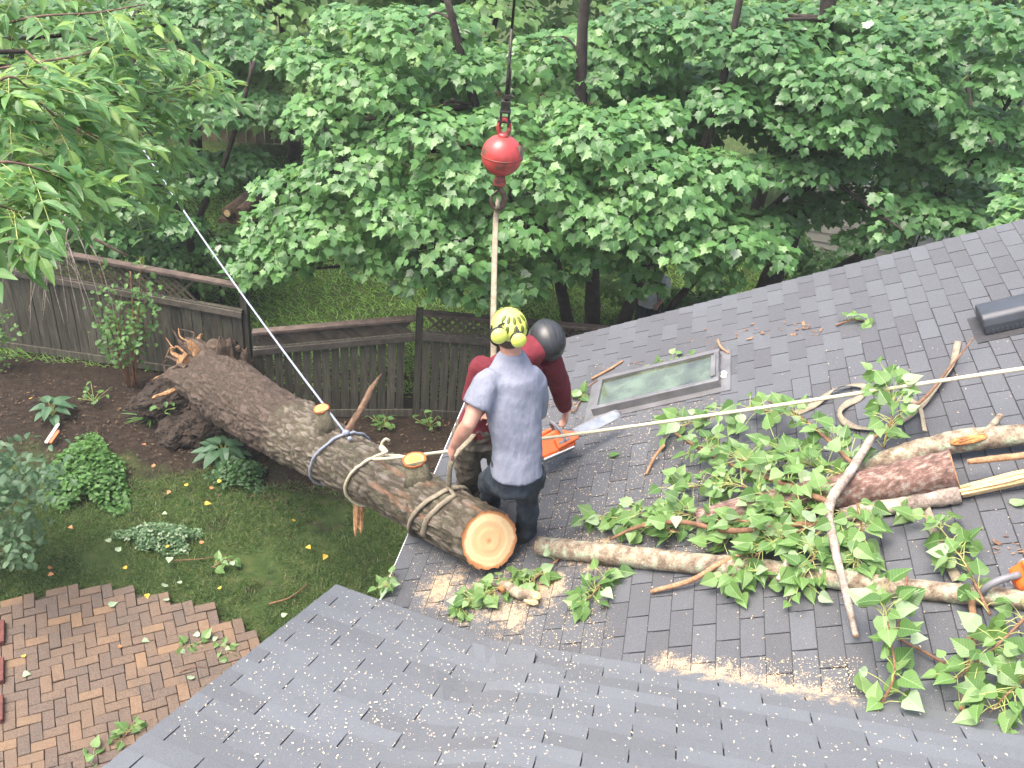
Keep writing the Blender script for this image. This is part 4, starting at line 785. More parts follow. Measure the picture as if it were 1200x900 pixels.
def hand(mb, wrist, tip_dir, palm_n, size=.18, curl=.6, side=1):
    """palm, four bent fingers of different length and a thumb from the side"""
    d = nrm(tip_dir); n = nrm(palm_n-d*(palm_n@d)); s = np.cross(d, n)*side; pl = size*.52
    mb.loft([ell(wrist-d*.01, s, n, .026, .02), ell(wrist+d*pl*.5, s, n, .04, .016), ell(wrist+d*pl, s, n, .041, .013)])
    for i, (o_, ln) in enumerate(((-.03, .75), (-.01, .92), (.01, .88), (.029, .68))):
        b = wrist+d*pl*.92+s*o_; l_ = size*.45*ln; p1 = b+nrm(d*math.cos(curl*.4)+n*math.sin(curl*.4))*l_*.45; p2 = p1+nrm(d*math.cos(curl)+n*math.sin(curl))*l_*.32; p3 = p2+nrm(d*math.cos(curl*1.7)+n*math.sin(curl*1.7))*l_*.26
        mb.tube([b-d*.02, b, p1, p2, p3], [.0095, .0095, .009, .0085, .007], 8)
    b = wrist+d*pl*.25-s*.03; p1 = b+nrm(d*.7-s*.7+n*.3)*size*.2; mb.tube([b+s*.012, b, p1, p1+nrm(d*.8+n*.7-s*.1)*size*.16], [.014, .013, .011, .008], 8)
def head(mb, c, f, r, u, s=1.):
    """skull, jaw, nose, brow, ears, lips; f = face direction, u = up"""
    ax = np.array([r, f, u]); mb.ball(c+u*.025*s, np.array([.075, .092, .09])*s, 20, 14, ax); mb.ball(c-u*.045*s+f*.022*s, np.array([.056, .066, .068])*s, 18, 12, ax)
    mb.tube([c+f*.088*s+u*.02*s, c+f*.108*s-u*.02*s, c+f*.09*s-u*.03*s], [.009, .014, .011], 8); mb.ball(c+f*.084*s+u*.035*s, (.05, .014, .01), 12, 8, ax)
    mb.ball(c+f*.084*s-u*.058*s, (.024, .01, .008), 10, 6, ax); mb.ball(c+f*.072*s-u*.098*s, (.024, .018, .016), 10, 6, ax)
    for q in (-1, 1): mb.ball(c+r*q*.078*s-f*.005+u*.0, (.011, .02, .032), 10, 8, ax)
EYE = plain('eye', (.5, .5, .48), .2); LIP = plain('lips', (.4, .16, .14), .5)
def eyes(c, f, r, u, parent):
    for q in (-1, 1): mb = MB(); mb.ball(c+f*.082+r*q*.032+u*.012, (.013, .009, .009), 10, 8, np.array([r, f, u])); mb.build('eye', EYE, parent, smooth=True)
def boot(p, f, parent, mat, l=.27):
    f = nrm(f); r = nrm(np.cross(f, Z)); mb = MB(); b = np.array(p)
    mb.loft([ell(b-f*.09+Z*.03, r, Z, .036, .03), ell(b-f*.04+Z*.045, r, Z, .04, .045), ell(b+f*.05+Z*.04, r, Z, .043, .038), ell(b+f*.12+Z*.028, r, Z, .045, .027), ell(b+f*.165+Z*.022, r, Z, .03, .018)]); mb.tube([b-f*.045+Z*.03, b-f*.04+Z*.13, b-f*.035+Z*.2], [.045, .047, .05], 14)
    o = skinned(mb, 'boot', mat, parent, .009, 3); m_ = MB(); m_.loft([ell(b-f*.09+Z*.006, f, r, .04, .035), ell(b+f*.03+Z*.006, f, r, .05, .043), ell(b+f*.165+Z*.006, f, r, .012, .03)]); return o
BLK = nm('black_rubber', [(.3, (.012, .012, .013)), (.7, (.03, .03, .032))], 20, 4, .6)
# ---- man with the lime helmet, back to us
F1 = nrm([-.32, .95, 0]); R1 = nrm([.95, .32, 0])
fr_, fl_ = gm(614, 628), gm(572, 603); pel = gz(604, 556, 3.83); che = gz(603, 480, 4.24); nek = gz(600, 420, 4.5); hed = gz(596, 390, 4.64)
man1 = thing('person', fr_*.5+fl_*.5, 'man in lime helmet, blue grey T-shirt and jeans bending over the trunk', 'person')
shl, shr = gz(573, 445, 4.43), gz(625, 440, 4.42); ell_, wrl = gz(549, 497, 4.22), gz(533, 521, 4.02); elr, wrr = gy(624, 505, shr[1]+.2), gy(585, 490, shr[1]+.34)
bd = MB(); head(bd, hed, F1, R1, nrm(Z+F1*.15)); bd.tube([nek-Z*.06, nek, hed-Z*.03-F1*.015], [.066, .06, .056], 16)
bd.loft([ell(pel, R1, F1, .11, .085), ell((pel+che)/2, R1, F1, .11, .085), ell(che, R1, F1, .145, .1), ell((shl+shr)/2-Z*.03, R1, F1, .15, .085), ell(nek-Z*.02, R1, F1, .06, .055)])
for s_, e_, w_ in ((shl, ell_, wrl), (shr, elr, wrr)): bd.tube([s_, (s_+e_)/2, e_, e_+(w_-e_)*.35, w_], [.044, .05, .042, .044, .029], 14)
hand(bd, wrl, nrm(wrl-ell_)+np.array([0, 0, -.2]), nrm([.6, .3, -.3]), .18, .75, 1); hand(bd, wrr, nrm(wrr-elr)+np.array([0, 0, -.1]), nrm([0, .3, -.9]), .18, .7, -1)
knr, knl = pel*.5+fr_*.5+F1*.1+R1*.07+Z*.03, pel*.5+fl_*.5+F1*.12-R1*.04+Z*.03
for h_, k_, f_ in ((pel+R1*.085, knr, fr_), (pel-R1*.085, knl, fl_)): bd.tube([h_, (h_+k_)/2, k_, (k_+f_)/2+Z*.03-F1*.015, f_+Z*.08], [.062, .06, .048, .045, .036], 14)
skinned(bd, 'body', SKIN, man1, .008, 3)
SHIRT = cloth('blue_grey_cotton', [(.3, (.15, .162, .2)), (.55, (.195, .21, .262)), (.8, (.24, .252, .3))], 3.5)
sh_ = MB(); sh_.loft([ell(gz(606, 553, 3.86), R1, F1, .158, .125, 28), ell(gz(606, 520, 4.03), R1, F1, .146, .116, 28), ell(che-Z*.02, R1, F1, .162, .118, 28), ell((shl+shr)/2-Z*.06, R1, F1, .185, .118, 28), ell((shl+shr)/2+Z*.015, R1, F1, .15, .09, 28), ell(nek+Z*.012, R1, F1, .092, .08, 28), ell(nek+Z*.045, R1, F1, .07, .065, 28)])
for s_, e_ in ((shl, ell_), (shr, elr)): sh_.tube([s_+(nek-s_)*.25, s_+(e_-s_)*.12, s_+(e_-s_)*.3, s_+(e_-s_)*.62], [.06, .08, .084, .088], 18)
skinned(sh_, 'shirt', SHIRT, man1, .01, 5, .03, .3)
DEN = cloth('dark_denim', [(.3, (.018, .023, .03)), (.6, (.04, .05, .062)), (.85, (.085, .095, .105))], 6); dn = MB()
dn.loft([ell(pel+Z*.11, R1, F1, .14, .11), ell(pel, R1, F1, .15, .118), ell(pel-Z*.1, R1, F1, .145, .112)])
for h_, k_, f_ in ((pel+R1*.085, knr, fr_), (pel-R1*.085, knl, fl_)): dn.tube([h_, (h_+k_)/2, k_, (k_+f_)/2+Z*.05-F1*.03, f_+Z*.12-F1*.02, f_+Z*.05-F1*.02], [.095, .088, .074, .068, .07, .073], 16)
skinned(dn, 'jeans', DEN, man1, .011, 3, .04, .1)
boot(fr_, F1+R1*.5, man1, BLK); boot(fl_, F1-R1*.3, man1, BLK)
mb = MB(); mb.ball(hed+Z*.005-F1*.012, (.081, .094, .09), 18, 12, np.array([R1, F1, Z])); mb.build('hair', HAIR, man1, smooth=True); eyes(hed, F1, R1, Z, man1)
LIME = nm('lime_plastic', [(.3, (.5, .56, .07)), (.7, (.64, .69, .18))], 6, 3, .3); hc = hed+Z*.045-F1*.005
hat = thing('helmet', hc, 'lime yellow climbing helmet with ear muffs on the man in grey shirt', 'helmet'); hx = np.array([R1, F1, Z])
mb = MB(); rg = []
for a in np.linspace(-.35, 1.5, 12): rg.append(np.array([hc+R1*math.cos(b)*.098*math.cos(a)+F1*math.sin(b)*.118*math.cos(a)+Z*.1*math.sin(a) for b in np.linspace(0, 2*math.pi, 33)[:-1]]))
mb.loft(rg); mb.build('shell', LIME, hat, smooth=True)
for az in (-2.5, -2.05, -1.57, -1.09, -.6, .5, 1.2, 2.2):
    for el_ in (.35, .85):
        d = R1*math.cos(az)*math.cos(el_)*.099+F1*math.sin(az)*math.cos(el_)*.119+Z*.101*math.sin(el_); tn = nrm(np.cross(d, Z)); mb = MB(); mb.ball(hc+d*.985, (.011, .024, .008), 12, 8, np.array([tn, nrm(np.cross(d, tn)), nrm(d)])); mb.build('vent', nm('vent_dark_olive', [(.3, (.05, .065, .01)), (.7, (.12, .15, .02))], 10, 3, .6) if az == -2.5 and el_ < .5 else bpy.data.materials['vent_dark_olive'], hat, smooth=True)
for x, y, r_ in ((585, 392, .046), (608, 397, .043)):
    c_ = gy(x, y+2, hc[1]-.15); mb = MB(); mb.ball(c_, (r_, r_*.62, r_*1.0), 20, 14, np.array([R1, F1, Z])); em = mb.build('ear_muff', LIME, hat, smooth=True); mb = MB(); mb.tube([c_+F1*.012, c_+F1*.034], [r_*.98, r_*.9], 20); mb.build('cushion', BLK, em, smooth=True)
    mb = MB(); mb.tube(smoothpath([c_+F1*.02, c_+F1*.03+Z*.045, c_*.5+hc*.5+Z*.05], 5), .006, 6); mb.build('muff_arm', BLK, em, smooth=True)
mb = MB(); mb.tube(smoothpath([hc-R1*.099+Z*.01, hc-R1*.098-Z*.06+F1*.01, hc-R1*.07-Z*.13+F1*.04, hc-Z*.165+F1*.05], 6), .007, 7); mb.build('chin_strap', BLK, hat, smooth=True)
# ---- man with the black helmet, facing us, bent over the saw
F2 = nrm([.25, -.95, 0]); R2_ = nrm([-.95, -.25, 0])         # his right is image left
g1, g2 = gm(548, 583), gm(590, 572); pel2 = gz(563, 503, 3.58); hed2 = gz(640, 402, 4.27); nek2 = gz(617, 412, 4.27); che2 = gz(598, 440, 4.03)
man2 = thing('person', (g1+g2)/2, 'man in black helmet, maroon sweatshirt and khaki trousers stooping with a saw', 'person')
s2r, s2l = gz(567, 430, 4.16), gz(643, 425, 4.12); e2r, w2r = gz(555, 462, 3.96), gz(549, 474, 3.9); e2l, w2l = gz(657, 455, 3.83), gz(663, 479, 3.6)
sp2 = nrm(nek2-pel2); fu = nrm(F2-sp2*(F2@sp2)); ru = np.cross(fu, sp2); ru = ru*np.sign(ru@R2_)
hu = nrm([.2, -.45, .85]); hf = nrm(np.array([.35, -.7, -.6])); hf = nrm(hf-hu*(hf@hu)); hr = np.cross(hf, hu)
bd = MB(); head(bd, hed2, hf, hr, hu); bd.tube([nek2-sp2*.05, nek2, hed2-hu*.02], [.04, .045, .045], 16)
bd.loft([ell(pel2, ru, fu, .13, .1), ell((pel2+che2)/2, ru, fu, .125, .1), ell(che2, ru, fu, .15, .105), ell((s2l+s2r)/2-sp2*.03, ru, fu, .15, .09), ell(nek2-sp2*.03, ru, fu, .045, .04)])
for s_, e_, w_ in ((s2r, e2r, w2r), (s2l, e2l, w2l)): bd.tube([s_, (s_+e_)/2, e_, e_+(w_-e_)*.35, w_], [.055, .05, .042, .042, .029], 14)
hand(bd, w2l, np.array([.05, -.1, -1]), nrm([-.7, -.3, 0]), .17, .9, 1); hand(bd, w2r, np.array([.1, -.3, -.9]), nrm([.7, .3, 0]), .17, .9, -1)
k1, k2 = (pel2+g1)/2+F2*.06+R2_*.05, (pel2+g2)/2+F2*.06-R2_*.05
for h_, k_, f_ in ((pel2+R2_*.08, k1, g1), (pel2-R2_*.08, k2, g2)): bd.tube([h_, (h_+k_)/2, k_, (k_+f_)/2, f_+Z*.08], [.08, .07, .055, .05, .036], 14)
skinned(bd, 'body', SKIN, man2, .008, 3); eyes(hed2, hf, hr, hu, man2)
MAR = cloth('maroon_cotton', [(.3, (.1, .016, .022)), (.6, (.15, .024, .034)), (.85, (.2, .04, .05))], 4); sw = MB()
sw.loft([ell(pel2+sp2*.0, ru, fu, .16, .13, 24), ell((pel2+che2)/2, ru, fu, .16, .13, 24), ell(che2, ru, fu, .18, .128, 24), ell((s2l+s2r)/2-sp2*.03, ru, fu, .175, .115, 24), ell(nek2-sp2*.02, ru, fu, .1, .085, 24), ell(nek2+sp2*.03, ru, fu, .06, .06, 24)]); sw.tube([nek2-sp2*.06, nek2+(hed2-nek2)*.6+Z*.005], [.1, .09], 18)
for s_, e_, w_ in ((s2r, e2r, w2r), (s2l, e2l, w2l)): sw.tube([s_-(e_-s_)*.2, s_, (s_+e_)/2, e_, w_-(w_-e_)*.2, w_-(w_-e_)*.03], [.075, .088, .078, .068, .052, .047], 18)
skinned(sw, 'sweatshirt', MAR, man2, .01, 5, .03, .25)
KHA = cloth('khaki_canvas', [(.3, (.075, .065, .05)), (.6, (.125, .11, .088)), (.85, (.18, .165, .135))], 5); kh = MB(); kh.loft([ell(pel2+sp2*.1, ru, fu, .15, .12), ell(pel2, ru, fu, .165, .135), ell(pel2-Z*.1, R2_, F2, .16, .13)])
for h_, k_, f_ in ((pel2+R2_*.08, k1, g1), (pel2-R2_*.08, k2, g2)): kh.tube([h_, (h_+k_)/2, k_, (k_+f_)/2+Z*.03, f_+Z*.14, f_+Z*.06], [.105, .1, .088, .08, .08, .084], 16)
skinned(kh, 'trousers', KHA, man2, .011, 3, .045, .09); boot(g1, F2, man2, BLK); boot(g2, F2, man2, BLK)
mb = MB(); mb.ball(hed2+hu*.01-hf*.012, (.08, .093, .09), 18, 12, np.array([hr, hf, hu])); mb.build('hair', HAIR, man2, smooth=True)
BHEL = nm('black_helmet_plastic', [(.3, (.016, .017, .019)), (.7, (.028, .03, .033))], 8, 3, .38); hc2 = hed2+hu*.04-hf*.005
hat2 = thing('helmet', hc2, 'matt black climbing helmet on the man in maroon', 'helmet'); rg = []
for a in np.linspace(-.3, 1.5, 12): rg.append(np.array([hc2+hr*math.cos(b)*.112*math.cos(a)+hf*math.sin(b)*.134*math.cos(a)+hu*.108*math.sin(a) for b in np.linspace(0, 2*math.pi, 37)[:-1]]))
mb = MB(); mb.loft(rg); mb.build('shell', BHEL, hat2, smooth=True)
for b in (-.25, 0, .25): mb = MB(); mb.tube([hc2+hf*math.sin(a)*.1345+hr*math.sin(b)*.112*abs(math.cos(a))+hu*.1085*math.cos(a)*math.cos(b) for a in np.linspace(-1.3, 1.3, 20)], .0022, 6); mb.build('shell_rib', BHEL, hat2, smooth=True)
mb = MB(); mb.tube(np.array([hc2+hr*math.cos(b)*.109+hf*math.sin(b)*.131-hu*.03 for b in np.linspace(0, 2*math.pi, 40)]), .006, 8); mb.build('brim', BLK, hat2, smooth=True)
for q in (-1, 1): mb = MB(); mb.tube(smoothpath([hc2+hr*q*.1-hu*.03, hc2+hr*q*.085-hu*.1+hf*.03, hc2-hu*.165+hf*.055], 6), .006, 6); mb.build('chin_strap', BLK, hat2, smooth=True)
# ================================================================== chainsaws
SAWO = nm('orange_saw_plastic', [(.3, (.62, .09, .012)), (.7, (.75, .14, .02))], 8, 4, .35); SAWG = nm('grey_saw_plastic', [(.3, (.1, .1, .11)), (.7, (.2, .2, .21))], 10, 4, .5); BARM = nm('saw_bar_steel', [(.3, (.13, .15, .18)), (.7, (.24, .27, .32))], 12, 5, .5, metal=.3)
def chainsaw(label, c, bx, up_, bl_=.42):
    bx = nrm(bx); bz = nrm(up_-bx*(up_@bx)); by = np.cross(bz, bx); root = thing('chainsaw', c, label, 'chainsaw'); L_ = lambda x, y, z: c+bx*x+by*y+bz*z
    def prism(name, prof, y0, y1, mat, parent=root, bev=.01):
        m_ = MB(); m_.loft([np.array([L_(x, y, z) for x, z in prof]) for y in (y0, y1)]); return m_.build(name, mat, parent, bevel=bev)
    prism('engine_housing', [(-.14, -.07), (.12, -.075), (.13, -.01), (.1, .05), (.02, .085), (-.08, .08), (-.15, .03)], -.045, .065, SAWO, bev=.016)
    prism('clutch_cover', [(-.02, -.06), (.15, -.05), (.16, .0), (.1, .03), (-.02, .02)], -.075, -.047, SAWO, bev=.01); prism('top_cover', [(-.1, .075), (.0, .09), (.02, .105), (-.05, .115), (-.1, .1)], -.035, .05, SAWO, bev=.01)
    prism('side_badge', [(.0, -.035), (.09, -.03), (.09, -.012), (.0, -.015)], -.078, -.0755, SAWG, bev=.001); prism('base_plate', [(-.14, -.088), (.1, -.09), (.1, -.0765), (-.14, -.0725)], -.05, .06, plain('silver_base', (.5, .5, .5), .4, .5), bev=.004)
    pts = [(.14, -.03), (.14+bl_*.5, -.036), (.14+bl_*.9, -.03), (.14+bl_*.98, -.012), (.14+bl_, .0), (.14+bl_*.98, .012), (.14+bl_*.9, .03), (.14+bl_*.5, .036), (.14, .03)]
    br = prism('guide_bar', pts, -.063, -.057, BARM, bev=.001); m_ = MB(); cp = np.array([L_(x, -.06, z*1.06) for x, z in pts]); m_.tube(smoothpath(cp, 4), .0045, 6)
    for q in smoothpath(cp, 9)[::2]: m_.box(q, bx*.005, by*.0045, bz*.006)
    m_.build('chain', plain('chain_steel', (.16, .16, .17), .4, .8), br)
    m_ = MB(); m_.tube(smoothpath([L_(.05, -.07, -.03), L_(.05, -.075, .06), L_(.03, -.03, .14), L_(.03, .03, .145), L_(.04, .085, .06), L_(.05, .08, -.05)], 6), .0125, 10); m_.build('front_handle', SAWG, root, smooth=True)
    m_ = MB(); m_.tube(smoothpath([L_(-.12, .01, .05), L_(-.2, .01, .06), L_(-.27, .01, .03), L_(-.28, .01, -.04), L_(-.2, .01, -.07), L_(-.12, .01, -.06)], 6), .017, 10); m_.build('rear_handle', SAWG, root, smooth=True)
    m_ = MB(); m_.box(L_(.11, 0, .12), by*.06, bz*.04+bx*.012, bx*.004); m_.build('hand_guard', SAWG, root, bevel=.004); m_ = MB(); m_.tube([L_(-.06, .064, .0), L_(-.06, .085, .0)], .045, 18); m_.build('starter_cover', SAWG, root, bevel=.004); return root
c1 = gm(652, 519, .17); chainsaw('orange chainsaw held low by the man in maroon', c1, gm(722, 488, .13)-c1, NM*.7+A*.7, .36)
c2 = gm(1227, 672, .1); chainsaw('orange chainsaw lying on the roof at the right edge', c2, SL+A*.25, NM*.8-A*.3, .4)
# small white lumps by the skylight
mb = MB(); wl = gm(848, 441, .02)
for dx, dz, r_ in ((0, 0, .026), (A*.045, 0, .024), (A*.02+SL*.012, .01, .02)):
    b_ = MB(); c_ = wl+dx+NM*dz; b_.ball(c_, (r_, r_*.9, r_*.8), 16, 10); P_ = np.concatenate(b_.v); P_ = c_+(P_-c_)*(.7+.6*fbm(P_*40, 2, 5)[:, None]); mb.add(P_, b_.f)
o = mb.build('paper_scrap', plain('white_paper', (.75, .74, .74), .8), smooth=True); tag(o, 'crumpled white scrap beside the upper end of the skylight', 'scrap')
# ================================================================== plants in the yard
def plant(label, base, pos, N_, T_, size, tpl, key, mats, name='plant', cat='plant', stems=None, nobj=120):
    root = thing(name, base, label, cat); 
    if stems: mb = MB(); [mb.tube(smoothpath(s_, 5), np.linspace(r_, r_*.35, (len(s_)-1)*5+1), 6, jit=.2) for s_, r_ in stems]; mb.build('stems', TWIG, root, smooth=True)
    foliage(tpl, key, mats, np.array(pos), np.array(N_), np.array(T_), np.array(size), root, nobj); return root
def lm(name, cols, back, **k): return (leaf_mat(name, cols, back, True, **k), leaf_mat(name+'_single', cols, back, False, **k))
GC = lm('ground_cover_leaf', [(0, (.035, .1, .02)), (.5, (.065, .17, .035)), (1, (.11, .24, .06))], (.14, .22, .1)); VG = lm('variegated_leaf', [(0, (.05, .12, .045)), (.5, (.1, .2, .09)), (.8, (.24, .34, .2)), (1, (.42, .5, .36))], (.2, .28, .16)); DKG = lm('dark_leaf', [(0, (.025, .07, .025)), (.6, (.05, .12, .045)), (1, (.09, .17, .07))], (.1, .16, .09)); BGL = lm('blue_green_leaf', [(0, (.03, .075, .035)), (.5, (.06, .13, .065)), (1, (.12, .2, .11))], (.14, .2, .14)); RSL = lm('rose_leaf', [(0, (.04, .11, .025)), (.6, (.085, .2, .05)), (1, (.15, .29, .08))], (.15, .24, .12))
HST = lm('hosta_leaf', [(0, (.04, .1, .05)), (1, (.075, .16, .085))], (.1, .18, .1)); HSV = lm('hosta_pale_edge', [(0, (.045, .12, .06)), (1, (.08, .17, .09))], (.12, .2, .1))
def mound(label, x, y, wx, wy, h, n, size, tpl, key, mats, cat='plant', nobj=120):
    c = gz(x, y); a = gz(x+wx, y)-c; b = gz(x, y-wy)-c; pos = []; N_ = []
    for i in range(n):
        t = random.uniform(0, 6.283); r = math.sqrt(random.random())*(1+.25*math.sin(3*t+x)+.15*math.sin(5*t)); p = c+a*r*math.cos(t)+b*r*math.sin(t); zz_ = h*max(.08, (1-r*r*.8))*random.uniform(.45, 1.1); pos.append(p+Z*zz_); N_.append(nrm(Z*1.1+(a*math.cos(t)+b*math.sin(t))*.4+rand_dirs(1)[0]*.6))
    plant(label, c, pos, N_, rand_dirs(n)-Z*.3, size*(.6+.7*rng.random(n)), tpl, key, mats, 'ground_cover', cat, None, nobj)
mound('bright green bushy ground cover patch on the left lawn', 104, 560, 46, 38, .3, 2300, .055, ROUND, 'gcover', GC)
mound('small variegated ground cover patch in the lawn', 188, 632, 44, 15, .16, 1900, .034, ROUND, 'vario', VG); mound('low dark green plant beside the hosta under the trunk', 281, 560, 32, 17, .22, 750, .05, ROUND, 'dkg', DKG)
def hosta(label, x, y, n, ln, mats, key, sp=1.):
    c = gz(x, y); pos = []; N_ = []; T_ = []; 
    for i in range(n):
        a = i*2.4+random.random()*.4; rr_ = .05+.13*sp*(i/n); d = np.array([math.cos(a), math.sin(a), 0]); pos.append(c+d*rr_*.7+Z*(.2-.12*i/n)); T_.append(nrm(d+Z*(.45-.6*i/n))); N_.append(nrm(Z*1.2-d*.25+rand_dirs(1)[0]*.15))
    root = thing('hosta', c, label, 'plant'); mb = MB(); [mb.tube([c, (c+p_)/2+Z*.02, p_], .005, 5) for p_ in pos]; mb.build('stalks', PET, root); leaf_objs(HOSTA, key, np.array(pos), np.array(N_), np.array(T_), ln*(.75+.4*rng.random(n)), mats[1], root); return root
hosta('hosta with pale edged leaves in the bare bed at left', 62, 488, 11, .2, HSV, 'hostav'); hosta('blue green hosta sheltered under the trunk', 262, 537, 18, .24, HST, 'hosta'); hosta('dark hosta between the trunk and the gapped fence', 352, 488, 14, .26, HST, 'hosta', 1.3); hosta('second dark hosta behind the trunk by the fence', 322, 478, 8, .2, HST, 'hosta')
for x, y, n, lab in ((450, 500, 14, 'small leafy weed in the bed below the gapped fence'), (503, 500, 9, 'tiny weed in the mulch near the fence post'), (110, 470, 8, 'tiny weed in the bare soil left of the shrub'), (195, 480, 10, 'torn green weed hanging on the root clump'), (316, 463, 10, 'pale leafy sprout beside the trunk base'), (213, 470, 9, 'small sprout growing from the root clump'), (565, 492, 7, 'small weed at the foot of the fence behind the men')):
    c = gz(x, y, .3 if lab.endswith('clump') else .02); pos = c+rng.normal(size=(n*2, 3))*np.array([.09, .07, .04])+Z*.08; root = thing('weed', c, lab, 'plant'); mb = MB(); [mb.tube([c, p_], .003, 4) for p_ in pos]; mb.build('stalks', PET, root); leaf_objs(ROUND, 'weed', pos, Z+rand_dirs(n*2)*.5, rand_dirs(n*2), .07*(.6+.7*rng.random(n*2)), RSL[1], root)
c = gz(178, 492); root = thing('grass_tuft', c, 'tuft of long grass blades by the root clump', 'plant'); n = 26; a = rng.random(n)*6.28; leaf_objs(BLADE, 'blade', c+np.zeros((n, 3)), np.stack([np.cos(a)*.6, np.sin(a)*.6, np.ones(n)*.6], 1), np.stack([np.cos(a)*.6, np.sin(a)*.6, np.ones(n)], 1), .3*(.6+.6*rng.random(n)), RSL[1], root)
# bush at the left edge
c = gz(-70, 700); pos = []; N_ = []; T_ = []; stems = []
for i in range(34):
    y = random.uniform(512, 665); x = random.uniform(-70, 22 if y < 560 else (60 if y < 610 else 40)); tp = gy(x, y-18, c[1]+random.uniform(-.4, .7)+.9*(650-y)/150)
    if px(tp)[0] > 70: continue
    stems.append(([c+np.array([random.uniform(-.2, .2), random.uniform(-.2, .2), 0]), (c+tp)/2+Z*.1, tp], .007)); 
    for k in range(34): q = tp+rng.normal(size=3)*np.array([.13, .13, .1]); pos.append(q); N_.append(nrm(Z+.4*nrm(CAM-q)+rand_dirs(1)[0]*.7)); T_.append(rand_dirs(1)[0]-Z*.4)
plant('blue green leafy bush at the left edge above the patio', c, pos, N_, T_, .085*(.6+.6*rng.random(len(pos))), ROUND, 'bgl', BGL, 'bush', 'bush', stems, 220)
c = gz(0, 425); pos = []; N_ = []
for k in range(170): q = gy(random.uniform(-30, 12), random.uniform(365, 432), c[1]-.15)+rng.normal(size=3)*.08; pos.append(q); N_.append(nrm(Z+rand_dirs(1)[0]*.7))
plant('leafy plant cut by the left edge in front of the fence', c, pos, N_, rand_dirs(170), .07*(.6+.6*rng.random(170)), ROUND, 'rose', RSL, 'plant', 'plant', [([c, c+Z*.5, c+Z*.9], .01)], 80)
# rose-like shrub against the left fence
c = gz(160, 448)-np.array([0, .12, 0]); pos = []; N_ = []; T_ = []; stems = []
for i in range(15):
    tp = gy(random.uniform(112, 188), random.uniform(300, 395), c[1]+random.uniform(-.12, .08)); stems.append(([c+np.array([random.uniform(-.1, .1), 0, 0]), c*.5+tp*.5+np.array([random.uniform(-.06, .06), -.05, .08]), tp], .009))
    for k in range(24): f = random.uniform(.45, 1.05); q = c+(tp-c)*f+rng.normal(size=3)*np.array([.1, .07, .07]); pos.append(q); N_.append(nrm(Z*.8+.6*nrm(CAM-q)+rand_dirs(1)[0]*.6)); T_.append(rand_dirs(1)[0]-Z*.3)
stems.append(([c, gy(157, 380, c[1]), gy(153, 318, c[1])], .028))
plant('slender shrub with fresh green leaves standing against the left fence', c, pos, N_, T_, .075*(.6+.6*rng.random(len(pos))), ROUND, 'rose', RSL, 'shrub', 'shrub', stems, 260)
# bare dead twigs over the left fence
dt = thing('dead_branch', gy(40, 260, 10.2), 'bare grey twigs drooping over the left fence', 'branch'); 
for i in range(22):
    x, y = random.uniform(20, 95), random.uniform(245, 280); p0 = gy(x, y, 10.3); p1 = gy(x+random.uniform(-40, 55), y+random.uniform(40, 130), 10.15); mb = MB(); mb.tube(smoothpath([p0, (p0+p1)/2+Z*.18+rand_dirs(1)[0]*.08, p1], 6), np.linspace(.008, .003, 13), 5); mb.build('twig', PALEB, dt, smooth=True)
p0 = gy(-40, 262, 10.6); mb = MB(); mb.tube(smoothpath([p0, gy(20, 262, 10.4), gy(70, 262, 10.3), gy(150, 300, 10.3)], 6), np.linspace(.05, .015, 19), 8, jit=.2); mb.build('limb', DSPL, dt, smooth=True)
# ================================================================== bits lying on the lawn and patio
YL = nm('yellow_leaf', [(.3, (.5, .3, .03)), (.7, (.66, .42, .05))], 15, 3, .7, rnd=.25); OL = nm('orange_brown_leaf', [(.3, (.32, .13, .05)), (.7, (.48, .22, .09))], 15, 3, .8, rnd=.25); PG = nm('pale_green_leaf', [(.3, (.2, .28, .16)), (.7, (.32, .4, .26))], 15, 3, .7, rnd=.25)
MARKS = [('variegated ground cover', 188, 632), ('bright ground cover', 104, 560), ('hosta under the trunk', 262, 530), ('low dark plant', 281, 562), ('white stake', 60, 508), ('pale edged hosta', 62, 485), ('near roof corner', 398, 690), ('limp lawn sprig', 260, 660), ('hanging broken limb', 417, 612), ('root clump', 212, 475), ('middle patio sprig', 220, 757), ('red edging', 3, 790), ('bare brown stick', 340, 698), ('left bush', 45, 640)]
USED = set()
def where(x, y, lab):
    for m_, a, b in sorted(MARKS, key=lambda q: math.hypot(q[1]-x, q[2]-y)):
        dx, dy = x-a, y-b; s_ = lab+' '+(('right of' if dx > 0 else 'left of') if abs(dx) > abs(dy) else ('below' if dy > 0 else 'above'))+' the '+m_
        if s_ not in USED: USED.add(s_); return s_
def fallen_leaves(pts, mat, key, lab, grp, sz=.055):
    for x, y in pts:
        p_ = gz(x, y, .075)
        if key not in LEAFDATA: me = bpy.data.meshes.new('fallen_leaf'); me.from_pydata(POPLAR[0].tolist(), [], POPLAR[1]); me.materials.append(mat); LEAFDATA[key] = me
        X_, Y_, N2 = frames(np.array([p_]), np.array([Z+rand_dirs(1)[0]*.3]), rand_dirs(1)); s_ = sz*random.uniform(.75, 1.25); tag(inst('fallen_leaf', LEAFDATA[key], m4(X_[0]*s_, Y_[0]*s_, N2[0]*s_, p_), None), where(x, y, lab), 'leaf', grp)
fallen_leaves([(197, 641), (149, 665), (259, 689), (172, 696), (382, 650), (343, 610), (219, 569), (258, 565), (191, 511), (157, 471), (36, 467), (360, 640), (27, 770), (240, 590)], YL, 'yl', 'small yellow fallen leaf', 'yellow fallen leaves')
fallen_leaves([(199, 575), (248, 573), (81, 617), (57, 673), (56, 665), (180, 547), (237, 637), (141, 759), (170, 521)], OL, 'ol', 'small orange brown fallen leaf', 'brown fallen leaves')
